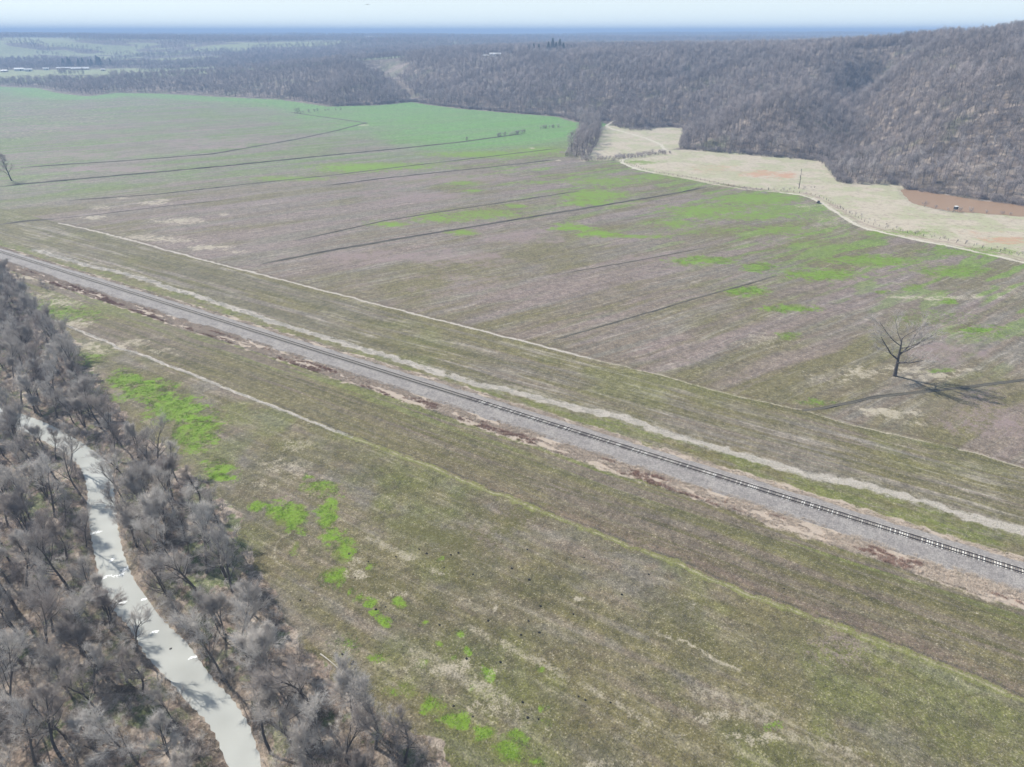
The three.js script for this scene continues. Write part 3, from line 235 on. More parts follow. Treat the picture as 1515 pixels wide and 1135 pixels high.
const sheets = [
  [-205, -75, 410, 2048], [-615, -75, 615, 2048], [0, -75, 615, 2048], [-615, -690, 615, 2048], [0, -690, 615, 2048], [-1300, -75, 2048, 1024], [-3500, 400, 7000, 2048], [-31000, 2000, 62000, 512]];
const groundMats = sheets.map(([x0, z0, size, n], i) => new THREE.MeshStandardMaterial({ name: 'ground_sheet', map: groundTile(x0, z0, size, n, 100 + i), roughness: 0.95, bumpMap: size < 1000 ? clodBump : null, bumpScale: 0.22 }));
{
  const spans = (l) => { const o = new Set(); for (const [a, b, st] of l) { const n = Math.max(1, Math.round((b - a) / st)); for (let i = 0; i <= n; i++) o.add(+(a + (b - a) * i / n).toFixed(3)); } return [...o].sort((p, q) => p - q); };
  const xs = spans([[-30000, -14000, 4000], [-14000, -5000, 300], [-5000, -3500, 150], [-3500, -1300, 50], [-1300, -615, 14], [-615, -290, 7], [-290, -205, 3.5], [-205, -30, 1.75], [-30, 205, 4.7], [205, 615, 6], [615, 748, 13], [748, 1300, 20], [1300, 3500, 60], [3500, 5000, 150], [5000, 14000, 300], [14000, 30000, 4000]]);
  const zs = spans([[-30000, -18000, 3000], [-18000, -8000, 250], [-8000, -6600, 140], [-6600, -3000, 60], [-3000, -2123, 20], [-2123, -1305, 10], [-1305, -690, 7], [-690, -485, 6], [-485, -300, 5], [-300, -210, 3], [-210, -75, 1.75], [-75, -40, 2.5], [-40, 400, 40]]);
  const nx = xs.length, nz = zs.length, pos = new Float32Array(nx * nz * 3), uv = new Float32Array(nx * nz * 2);
  for (let j = 0; j < nz; j++) for (let i = 0; i < nx; i++) { const o = j * nx + i; pos[o * 3] = xs[i]; pos[o * 3 + 1] = heightAt(xs[i], zs[j]); pos[o * 3 + 2] = zs[j]; uv[o * 2] = xs[i]; uv[o * 2 + 1] = -zs[j]; }
  const per = sheets.map(() => []);
  for (let j = 0; j < nz - 1; j++) for (let i = 0; i < nx - 1; i++) {
    const cx = (xs[i] + xs[i + 1]) / 2, cz = (zs[j] + zs[j + 1]) / 2; let k = sheets.findIndex(([x0, z0, s]) => cx > x0 && cx < x0 + s && cz < z0 && cz > z0 - s); if (k < 0) k = sheets.length - 1;
    const a = j * nx + i, b = a + 1, c = a + nx, d = c + 1; per[k].push(a, c, b, b, c, d);
  }
  const g = new THREE.BufferGeometry(); g.setAttribute('position', new THREE.BufferAttribute(pos, 3)); g.setAttribute('uv', new THREE.BufferAttribute(uv, 2));
  const idx = new Uint32Array(per.reduce((s, p) => s + p.length, 0)); let o = 0; per.forEach((p, k) => { idx.set(p, o); g.addGroup(o, p.length, k); o += p.length; }); g.setIndex(new THREE.BufferAttribute(idx, 1)); g.computeVertexNormals();
  tag(mesh('ground', g, groundMats), 'broad valley floor of brown and green winter fields with wooded uplands', 'ground', null, 'structure');
  console.log('ground tris', idx.length / 3);
}

// ---------------------------------------------------------------- water
const ripple = noiseTexture(512, 9, (u, v) => 0.4 * wrapN(u, v, 12) + 0.35 * wrapN(u, v, 40, 5) + 0.25 * wrapN(u, v, 110, 9)); ripple.repeat.set(1 / 26, 1 / 26);
function flatUV(g) { const p = g.attributes.position, uv = new Float32Array(p.count * 2); for (let i = 0; i < p.count; i++) { uv[i * 2] = p.getX(i); uv[i * 2 + 1] = -p.getZ(i); } g.setAttribute('uv', new THREE.BufferAttribute(uv, 2)); return g; }
{
  const L = resample([[-238, -250], [-205, -222], ...D.waterLeft, [-50, -58]], 90), R = resample([[-230, -262], [-196, -226], ...D.waterRight, [-42, -60]], 90), pos = [], idx = [];
  for (let i = 0; i <= 90; i++) { const mx = (L[i][0] + R[i][0]) / 2, mz = (L[i][1] + R[i][1]) / 2; for (let k = 0; k <= 6; k++) { const f = lerp(-0.32, 1.32, k / 6); pos.push(lerp(L[i][0], R[i][0], f), -2, lerp(L[i][1], R[i][1], f)); } if (i) for (let k = 0; k < 6; k++) { const a = (i - 1) * 7 + k, b = a + 1, c = a + 7, d = c + 1; idx.push(a, c, b, b, c, d); } }
  const g = new THREE.BufferGeometry(); g.setAttribute('position', new THREE.Float32BufferAttribute(pos, 3)); g.setIndex(idx); g.computeVertexNormals(); flatUV(g); if (g.attributes.normal.getY(0) < 0) { for (let i = 0; i < idx.length; i += 3) { const q = idx[i]; idx[i] = idx[i + 1]; idx[i + 1] = q; } g.setIndex(idx); g.computeVertexNormals(); }
  const silt = noiseTexture(256, 12, (u, v) => 0.72 + 0.22 * wrapN(u, v, 6) + 0.1 * wrapN(u, v, 20, 4)); silt.colorSpace = THREE.NoColorSpace; silt.repeat.set(1 / 60, 1 / 60);
  tag(mesh('creek_water', g, new THREE.MeshPhysicalMaterial({ name: 'silty_water', color: new THREE.Color(0.5, 0.505, 0.47), map: silt, roughness: 0.09, ior: 1.33, specularIntensity: 1, bumpMap: ripple, bumpScale: 0.02 })), 'milky grey creek winding between bare trees', 'creek', null, 'structure');
  const P = [...D.pond.slice(0, 5), [480, -500], [468, -450], ...D.pond.slice(6)], c = P.reduce((s, p) => [s[0] + p[0] / P.length, s[1] + p[1] / P.length], [0, 0]); const sh = new THREE.Shape(P.map(p => { const dx = p[0] - c[0], dz = p[1] - c[1], l = Math.hypot(dx, dz); return new THREE.Vector2(p[0] + dx / l * 5, -(p[1] + dz / l * 5)); })); const pg = new THREE.ShapeGeometry(sh); pg.rotateX(-Math.PI / 2); pg.translate(0, -0.42, 0); flatUV(pg);
  tag(mesh('pond_water', pg, new THREE.MeshPhysicalMaterial({ name: 'brown_water', color: new THREE.Color(0.36, 0.235, 0.145), roughness: 0.22, ior: 1.33, bumpMap: ripple, bumpScale: 0.02 })), 'brown muddy pond at the foot of the wooded hill', 'pond', null, 'structure');
}

// ---------------------------------------------------------------- bare trees
class Tubes {
  constructor() { this.p = []; this.n = []; this.i = []; }
  path(pts, r0, r1, sides) {
    const base = this.p.length / 3, m = pts.length; let ref = new THREE.Vector3(0.31, 0.2, 0.93);
    const d = new THREE.Vector3(), a = new THREE.Vector3(), b = new THREE.Vector3();
    const tip = r1 < 0.004;
    for (let k = 0; k < m; k++) {
      d.subVectors(pts[Math.min(k + 1, m - 1)], pts[Math.max(k - 1, 0)]).normalize(); a.crossVectors(d, Math.abs(d.dot(ref)) > 0.95 ? new THREE.Vector3(1, 0, 0) : ref).normalize(); b.crossVectors(d, a);
      if (k === m - 1 && tip) { this.p.push(pts[k].x, pts[k].y, pts[k].z); this.n.push(d.x, d.y, d.z); continue; }
      const r = lerp(r0, r1, k / (m - 1)); for (let s = 0; s < sides; s++) { const t = s / sides * Math.PI * 2, c = Math.cos(t), q = Math.sin(t), x = a.x * c + b.x * q, y = a.y * c + b.y * q, z = a.z * c + b.z * q; this.p.push(pts[k].x + x * r, pts[k].y + y * r, pts[k].z + z * r); this.n.push(x, y, z); }
    }
    for (let k = 0; k < m - 1; k++) for (let s = 0; s < sides; s++) { const A = base + k * sides + s, B = base + k * sides + (s + 1) % sides; if (k === m - 2 && tip) this.i.push(A, B, base + (m - 1) * sides); else this.i.push(A, B, A + sides, B, B + sides, A + sides); }
  }
  build() { const g = new THREE.BufferGeometry(); g.setAttribute('position', new THREE.Float32BufferAttribute(this.p, 3)); g.setAttribute('normal', new THREE.Float32BufferAttribute(this.n, 3)); g.setIndex(this.i); return g; }
}
function tilt(d, ang, az) { const a = new THREE.Vector3(Math.abs(d.y) > 0.9 ? 1 : 0, Math.abs(d.y) > 0.9 ? 0 : 1, 0).cross(d).normalize(), b = new THREE.Vector3().crossVectors(d, a); return d.clone().multiplyScalar(Math.cos(ang)).addScaledVector(a, Math.sin(ang) * Math.cos(az)).addScaledVector(b, Math.sin(ang) * Math.sin(az)).normalize(); }
function makeTree(seed, o) {
  const r = rng(seed), T = new Tubes(), C = new Tubes(); let az = r() * 6;
  const limb = (p, d, L, n, wob, trop) => { const pts = [p.clone()]; let q = p.clone(), e = d.clone(); for (let k = 0; k < n; k++) { e.x += (r() - 0.5) * wob; e.z += (r() - 0.5) * wob; e.y += (r() - 0.5) * wob * 0.6 + trop; e.normalize(); q = q.clone().addScaledVector(e, L / n); pts.push(q); } return pts; };
  const at = (pts, f) => { const k = Math.min(pts.length - 2, Math.floor(f * (pts.length - 1))), u = f * (pts.length - 1) - k; return [pts[k].clone().lerp(pts[k + 1], u), new THREE.Vector3().subVectors(pts[k + 1], pts[k]).normalize()]; };
  const twigs = (pts, n, L) => { for (let k = 0; k < n; k++) { const f = 0.25 + 0.75 * (k + r()) / n, [p, d] = at(pts, Math.min(f, 0.999)); az += 2.4; const e = tilt(d, 0.35 + 0.55 * r(), az); const l = L * (0.55 + 0.8 * r()); const m = p.clone().addScaledVector(e, l * 0.5); const q = m.clone().addScaledVector(new THREE.Vector3(e.x + (r() - 0.5) * 0.5, e.y + 0.12 + (r() - 0.5) * 0.5, e.z + (r() - 0.5) * 0.5).normalize(), l * 0.5); if (o.cheap) C.path([p, q], o.tw * 0.75, 0, 3); else C.path([p, m, q], o.tw, 0, 3); } };
  const grow = (lv, pts, L, r0, r1) => {
    const n = o.kids[lv]; if (!n) return;
    for (let k = 0; k < n; k++) {
      const f = Math.min(0.985, (lv === 0 ? o.clear + (1 - o.clear) * Math.pow((k + r() * 0.8) / n, 0.85) : 0.22 + 0.76 * (k + r() * 0.8) / n)), [p, d] = at(pts, f); az += 2.399 + (r() - 0.5) * 0.7;
      const ang = (lv === 0 ? o.ang * (1.15 - 0.55 * f) : 0.62) * (0.75 + 0.5 * r()), e = tilt(d, ang, az); if (lv > 0 && e.y < -0.1) e.y *= 0.3;
      const cl = lv === 0 ? o.H * o.limb * (o.round ? 1.05 - 0.3 * f : 1.15 - 0.75 * f) * (0.75 + 0.5 * r()) : L * (lv === 1 ? 0.52 : 0.5) * (1.15 - 0.55 * f) * (0.7 + 0.6 * r()), cr = lerp(r0, r1, f) * (lv === 0 ? o.lr || 0.55 : 0.6);
      const q = limb(p, e, cl, lv === 0 ? (o.cheap ? 4 : 6) : (o.cheap ? 2 : 3), lv === 0 ? 0.34 : 0.4, lv === 0 ? o.trop : 0.07);
      const last = lv + 1 >= o.kids.length; (lv === 0 ? T : C).path(q, Math.max(cr, o.tw), Math.max(cr * 0.32, last ? 0 : o.tw * 0.8), lv === 0 ? (o.cheap ? 4 : 5) : 3);
      if (last) twigs(q, o.twigs, o.tl); else { grow(lv + 1, q, cl, cr, cr * 0.35); if (lv >= 0) twigs(q.slice(-2), Math.ceil(o.twigs * 0.6), o.tl); }
    }
  };
  const stems = o.stems || 1;
  for (let s = 0; s < stems; s++) {
    const d = stems > 1 ? tilt(new THREE.Vector3(0, 1, 0), 0.12 + (o.splay || 0.25) * r(), s * 6.28 / stems + r()) : new THREE.Vector3(o.lean * (r() - 0.5) * 2, 1, o.lean * (r() - 0.5) * 2).normalize();
    const H = o.H * (stems > 1 ? 0.7 + 0.3 * r() : 1) * o.bole, R = o.R * (stems > 1 ? 0.6 + 0.5 * r() : 1), pts = limb(new THREE.Vector3(stems > 1 ? (r() - 0.5) * o.R * 4 : 0, -0.5, stems > 1 ? (r() - 0.5) * o.R * 4 : 0), d, H + 0.5, o.cheap ? 5 : 9, o.wob || 0.12, 0.03);
    T.path([pts[0], pts[0].clone().lerp(pts[1], 0.45)], R * 1.5, R * 1.02, o.cheap ? 5 : 8); T.path(pts, R * 1.03, R * 0.2, o.cheap ? 5 : 8); grow(0, pts, H, R, R * 0.22); twigs(pts.slice(-2), o.twigs * 2, o.tl);
  }
  return { trunk: T.build(), crown: C.build() };
}
const barkMat = (r, g, b) => new THREE.MeshStandardMaterial({ name: 'bark', color: new THREE.Color(r, g, b), roughness: 0.95 });
const bark = [barkMat(0.105, 0.092, 0.085), barkMat(0.135, 0.12, 0.11), barkMat(0.085, 0.075, 0.072)];
const twigMat = [barkMat(0.45, 0.41, 0.375), barkMat(0.56, 0.52, 0.48), barkMat(0.35, 0.305, 0.275)];
const stuffMat = new THREE.MeshStandardMaterial({ name: 'growth', color: 0xffffff, vertexColors: true, roughness: 0.95 });
const hillTwig = [barkMat(0.32, 0.285, 0.275), barkMat(0.38, 0.345, 0.33), barkMat(0.26, 0.225, 0.22)];
const nearKinds = [], hillKinds = [], shrubKinds = [];
for (let k = 0; k < 7; k++) nearKinds.push(makeTree(300 + k, { H: 15.5, R: 0.21 + 0.05 * (k % 3), clear: 0.26 + 0.06 * (k % 4), kids: [11, 6, 5], ang: 0.66 + 0.1 * (k % 3), round: k % 2 === 0, limb: 0.36, trop: 0.08, bole: 0.8, lean: 0.22, wob: 0.24, twigs: 4, tl: 1.2, tw: 0.018, stems: k === 3 ? 3 : k === 5 ? 2 : 1, splay: 0.22 }));
for (let k = 0; k < 6; k++) hillKinds.push(makeTree(500 + k, { H: 19, R: 0.24, clear: 0.36 + 0.035 * k, kids: k % 2 ? [10, 6] : [13, 7], round: true, ang: 0.85 + 0.06 * k, limb: 0.28 + 0.015 * k, trop: 0.06, bole: 0.7, lean: 0.14, wob: 0.16, twigs: k % 2 ? 8 : 9, tl: 1.75, tw: 0.03, cheap: true }));
for (let k = 0; k < 5; k++) shrubKinds.push(makeTree(700 + k, { H: 4.2, R: 0.045, clear: 0.15, kids: [6, 3], ang: 0.7, limb: 0.36, trop: 0.06, bole: 0.85, lean: 0.2, wob: 0.3, twigs: 5, tl: 0.75, tw: 0.014, stems: 6, splay: 0.5, cheap: true }));
console.log('tree tris', nearKinds.map(t => (t.crown.index.count + t.trunk.index.count) / 3).join(), 'hill', hillKinds.map(t => (t.crown.index.count + t.trunk.index.count) / 3).join(), 'shrub', shrubKinds.map(t => (t.crown.index.count + t.trunk.index.count) / 3).join());
const stamped = new Map();
function plant(name, kinds, k, x, z, s, turn, mats, label, category, grp, parts = ['trunk', 'crown'], lean) {
  const key = name + k + mats.map(m => m.uuid).join(); let g = stamped.get(key);
  if (!g) { g = new THREE.Group(); g.name = numbered(name); mesh(parts[0], kinds[k].trunk, mats[0], g); mesh(parts[1], kinds[k].crown, mats[1], g); stamped.set(key, g); } else { g = g.clone(); g.name = numbered(name); }
  g.position.set(x, heightAt(x, z), z); g.rotation.set(lean ? lean[0] : 0, turn, lean ? lean[1] : 0); g.scale.setScalar(s); g.userData = {}; tag(g, label, category, grp); scene.add(g); return g;
}
function scatter(seed, n, x0, x1, z0, z1, ok, gap) { const r = rng(seed), out = [], grid = new Map(); for (let k = 0; k < n; k++) { const x = lerp(x0, x1, r()), z = lerp(z0, z1, r()); if (!ok(x, z)) continue; const gx = Math.floor(x / gap), gz = Math.floor(z / gap); let bad = false; for (let a = -1; a <= 1 && !bad; a++) for (let b = -1; b <= 1; b++) { const c = grid.get((gx + a) + ',' + (gz + b)); if (c && c.some(p => Math.hypot(p[0] - x, p[1] - z) < gap)) { bad = true; break; } } if (bad) continue; const key = gx + ',' + gz; if (!grid.has(key)) grid.set(key, []); grid.get(key).push([x, z]); out.push([x, z]); } return out; }

function treeWords(x, z, k, m, s, across) {
  const w = -sdWater(x, z), e = sdBelt(x, z), size = s > 1.12 ? 'tall' : s < 0.8 ? 'small' : 'middling', tone = ['grey', 'pale grey', 'dark brown'][m], stems = k === 3 ? 'three-stemmed' : k === 5 ? 'twin-stemmed' : 'single-trunked';
  const where = across ? (w < 6 ? 'on the creek bank away from the fields' : w < 28 ? 'in the thicket across the creek' : 'deep in woodland across the creek') : w < 6 ? 'on the creek bank below the belt' : e < 6 ? 'at the grassy margin of the creek belt' : z < -215 ? 'in the creek belt near the railway' : 'between creek and near field';
  return [`${size} ${tone} ${stems} bare tree ${where}`, 'tree', `${size} ${tone} ${stems} trees ${across ? 'across the creek' : 'in the creek belt'}`];
}
{ // creek woodland
  const r = rng(41);
  const ok = (x, z) => sdBelt(x, z) > 1.5 && sdWater(x, z) < -1.6 && inView(x, z, 0.0, 9);
  const spots = [...D.creekTrees.filter(p => sdWater(p[0], p[1]) < -0.6), ...scatter(42, 6000, -330, -10, -390, -58, (x, z) => ok(x, z) && D.creekTrees.every(p => Math.hypot(p[0] - x, p[1] - z) > 4.5), 5.2)];
  console.log('creek trees', spots.length);
  spots.forEach(([x, z], i) => {
    const across = inPolyLeft(x, z), s = i < D.creekTrees.length ? 1.05 + 0.3 * r() : 0.62 + 0.6 * r(), k = Math.floor(r() * nearKinds.length), m = Math.floor(r() * 3);
    plant('creek_tree', nearKinds, k, x, z, s, r() * 6.28, [bark[m], twigMat[m]], ...treeWords(x, z, k, m, s, across), undefined, [(r() - 0.5) * 0.16, (r() - 0.5) * 0.16]);
  });
  const bush = scatter(43, 30000, -330, -10, -390, -58, (x, z) => sdBelt(x, z) > -1.5 && sdWater(x, z) < -0.9 && inView(x, z, 0.0, 8) && (vn(x / 9, z / 9) > 0.3 || sdBelt(x, z) < 5), 2.9);
  console.log('creek shrubs', bush.length);
  bush.sort((a, b) => Math.hypot(...a) - Math.hypot(...b)).slice(0, 300).forEach(([x, z]) => { const across = inPolyLeft(x, z), m = Math.floor(r() * 3); plant('creek_shrub', shrubKinds, Math.floor(r() * 5), x, z, 0.5 + 0.75 * r(), r() * 6.28, [bark[m], twigMat[m]], ...shrubWords(x, z, m, across), ['stem', 'twig_crown']); });
  stuff('creek_brush', shrubKinds, bush.slice(300).map(([x, z]) => [x, z, 0.5 + 0.75 * r(), r() * 6.28, 0.85 + 0.3 * r()]), 'low leafless brush filling the creek woodland', 'brush');
}
function shrubWords(x, z, m, across) { const w = -sdWater(x, z), e = sdBelt(x, z), tone = ['grey', 'pale grey', 'dark brown'][m], where = across ? (w < 7 ? 'on the open bank across the creek from the fields' : 'under the trees across the creek from the fields') : w < 7 ? 'on the creek bank below the tree belt' : e < 4 ? 'at the grassy outer edge of the creek belt' : 'under the trees inside the creek belt'; return [`${tone} leafless twiggy shrub ${where}`, 'shrub', `${tone} shrubs ${where}`]; }
function inPolyLeft(x, z) { const l = [[-238, -250], [-205, -222], ...D.waterLeft, [-50, -58]]; let best = 1e9, side = 0; for (let i = 1; i < l.length; i++) { const d = segDist(x, z, l[i - 1], l[i]); if (d < best) { best = d; side = (l[i][0] - l[i - 1][0]) * (z - l[i - 1][1]) - (l[i][1] - l[i - 1][1]) * (x - l[i - 1][0]); } } return side > 0; }
function stuff(name, kinds, list, label, category, sink = 0) { // uncountable growth: one object, with one set of copies for each shape
  if (!list.length) return; const g = new THREE.Group(); g.name = numbered(name); tag(g, label, category, null, 'stuff'); scene.add(g);
  const m4 = new THREE.Matrix4(), q = new THREE.Quaternion(), e = new THREE.Euler(), c = new THREE.Color();
  kinds.forEach((kd, k) => {
    const mine = list.filter((_, i) => i % kinds.length === k); if (!mine.length) return;
    const tg = kd.trunk, cg = kd.crown; if (!kd.both) { const paint = (g0, c0) => { const a = new Float32Array(g0.attributes.position.count * 3); for (let i = 0; i < a.length; i += 3) { a[i] = c0[0]; a[i + 1] = c0[1]; a[i + 2] = c0[2]; } const h = g0.clone(); h.setAttribute('color', new THREE.BufferAttribute(a, 3)); return h; }; kd.both = mergeGeometries([paint(tg, kd.tc || [0.13, 0.115, 0.108]), paint(cg, kd.cc || [0.33, 0.295, 0.285])]); }
    const im = shadows(new THREE.InstancedMesh(kd.both, stuffMat, mine.length)); im.name = 'growth'; im.userData.kind = 'stuff';
    mine.forEach(([x, z, s, turn, tone, sy], i) => { e.set(0, turn, 0); q.setFromEuler(e); m4.compose(new THREE.Vector3(x, heightAt(x, z) - sink, z), q, new THREE.Vector3(s, s * (sy || 1), s)); im.setMatrixAt(i, m4); const w = (i * 7 % 5) / 5; im.setColorAt(i, c.setRGB(tone * (1 + 0.08 * w), tone, tone * (1 - 0.05 * w))); });
    g.add(im);
  });
  return g;
}

// ---------------------------------------------------------------- woods on the hills
const clearings = [[-262, -1690, 34], [-300, -1770, 46], [-325, -1870, 50], ...D.buildings.map(b => [b[0] * 0.985, b[1] * 0.985, b[4] * 1.3 + 14])];
const trackLine = [[-178, -1390], [-205, -1470], [-235, -1560], [-262, -1640]];
const farField = (x, z) => z < -1900 && fbm(x / 420 + 7, z / 190 + 2) > 0.545;
{
  const r = rng(60), near = [], rest = [], gap = d => d < 1350 ? 6.6 : d < 2700 ? 8.5 : d < 4500 ? 14 : 20;
  const belt = [[70, -770], [96, -900], [110, -1010], [112, -1085]];
  for (const [z0, z1, st] of [[-440, -1500, 6.4], [-1500, -2700, 9], [-2700, -4600, 15], [-4600, -8200, 24]]) {
    for (let z = z0; z > z1; z -= st) for (let x = z * 0.86 - 40; x < -z * 0.86 + 40; x += st) {
      const px = x + (r() - 0.5) * st * 0.9, pz = z + (r() - 0.5) * st * 0.9, tone = r(), size = r(), turn = r();
      if (!inView(px, pz, -0.02, 40)) continue; const d = sdWood(px, pz); if (d < 2 || farField(px, pz)) continue;
      if (pz > -2000 && lineDist(px, pz, trackLine) < 7) continue; if (lineDist(px, pz, D.road.slice(0, 3)) < 7) continue;
      if (clearings.some(c => Math.hypot((px - c[0]), (pz - c[1]) * 0.6) < c[2])) continue;
      if (vn(px / 22 + 7, pz / 22) < 0.2 && d > 12) continue;
      const patch = vn(px / 60 + 3, pz / 60); const s = (0.5 + 0.72 * size) * (st > 12 ? 1.12 : 1) * (0.85 + 0.3 * patch);
      (d < 130 && pz > -1300 ? near : rest).push([px, pz, s, turn * 6.28, (0.55 + 0.4 * patch) * (0.7 + 0.75 * tone)]);
    }
  }
  for (const [x, z] of scatter(61, 3000, 30, 180, -1100, -740, (x, z) => lineDist(x, z, belt) < (z < -820 ? 13 : 7) || (z < -985 && z > -1060 && x > 165 && x < 215), 5)) near.push([x, z, 0.75 + 0.45 * r(), r() * 6.28, 0.9]);
  near.sort((a, b) => Math.hypot(a[0], a[1]) - Math.hypot(b[0], b[1]));
  console.log('hill trees', near.length, rest.length);
  near.slice(0, 300).forEach(([x, z, s, t]) => { const m = Math.floor(r() * 3), pond = x > 300 && z > -640, gully = z < -640 && x > 180; plant('hill_tree', hillKinds, Math.floor(r() * 6), x, z, s * 0.92, t, [bark[m], hillTwig[m]], `${s > 1.0 ? 'tall' : s < 0.78 ? 'small' : 'middling'} ${['grey', 'pale', 'dark'][m]} bare tree ${pond ? (sdPond(x, z) > -14 ? 'at the water edge of the brown pond under the hill' : sdWood(x, z) < 25 ? 'low on the wooded slope behind the brown pond' : 'higher up the wooded slope behind the brown pond') : gully ? (sdWood(x, z) < 16 ? 'at the woods edge bordering the pale pasture' : 'up the slope behind the pale pasture') : 'at the edge of the hillside woods by the lane'}`, 'tree', pond ? 'trees above the brown pond' : gully ? 'trees above the pale pasture' : 'trees at the woods edge'); });
  rest.push(...near.slice(300)); stuff('hillside_woods', hillKinds, rest, 'leafless purple-grey woods covering the uplands to the horizon', 'woods', 0.3);
  const brush = []; for (const l of [D.woodEdge]) { const n = 1500, q = resample(l.slice(8), n); for (const [x, z] of q) { if (Math.hypot(x, z) > 1900) continue; const a = (r() - 0.5) * 14, b = (r() - 0.5) * 14; if (sdWood(x + a, z + b) < -4 || lineDist(x + a, z + b, D.road.slice(0, 3)) < 6) continue; brush.push([x + a, z + b, 0.8 + 0.9 * r(), r() * 6.28, 0.6 + 0.35 * r()]); } }
  for (const [x, z] of scatter(62, 6000, 30, 190, -1080, -735, (x, z) => lineDist(x, z, [[78, -742], [100, -748], [140, -768], [168, -790]]) < 9 || lineDist(x, z, belt) < 14 || (z < -980 && x > 160 && x < 215), 2.4)) brush.push([x, z, 0.6 + 0.6 * r(), r() * 6.28, 0.8 + 0.5 * r()]);
  stuff('woods_edge_brush', shrubKinds, brush, 'dark tangled brush along the foot of the woods', 'brush', 0.1);
}
{ // evergreens on the ridge and by the farmstead
  const cone = (seed, H) => { const r = rng(seed), T = new Tubes(), p = [], n = [], idx = []; T.path([new THREE.Vector3(0, -0.5, 0), new THREE.Vector3(0, H * 0.5, 0), new THREE.Vector3(0, H, 0)], 0.28, 0.03, 5);
    for (let k = 0; k < 900; k++) { const f = Math.pow(r(), 0.75), y = H * (0.12 + 0.88 * f), rad = (1 - f) * H * 0.3 * (0.5 + 0.6 * r()) + 0.2, a = r() * 6.28, l = 0.9 + 0.6 * r(), c = Math.cos(a), s = Math.sin(a), b = p.length / 3; const w = 0.35; p.push(c * rad - s * w, y, s * rad + c * w, c * rad + s * w, y + 0.1, s * rad - c * w, c * (rad + l), y - 0.5 * l, s * (rad + l), c * rad * 0.8, y + 0.5, s * rad * 0.8); idx.push(b, b + 1, b + 2, b, b + 3, b + 1, b, b + 2, b + 3, b + 1, b + 3, b + 2); }
    const g = new THREE.BufferGeometry(); g.setAttribute('position', new THREE.Float32BufferAttribute(p, 3)); g.setIndex(idx); g.computeVertexNormals(); return { trunk: T.build(), crown: g }; };
  const kinds = [cone(1, 22), cone(2, 26), cone(3, 18)], needle = [new THREE.MeshStandardMaterial({ name: 'needles', color: new THREE.Color(0.022, 0.05, 0.03), roughness: 0.9 }), new THREE.MeshStandardMaterial({ name: 'needles', color: new THREE.Color(0.03, 0.06, 0.034), roughness: 0.9 })], r = rng(90);
  for (const [x, z, s, where] of D.conifers) plant('evergreen_tree', kinds, Math.floor(r() * 3), x, z, s, r() * 6.28, [bark[2], needle[r() > 0.5 ? 1 : 0]], where ? 'dark evergreen tree standing above bare woods on the ridge' : 'dark evergreen tree in the grove behind the long low farm building', 'tree', where ? 'evergreens on the ridge' : 'evergreens by the farm buildings');
}
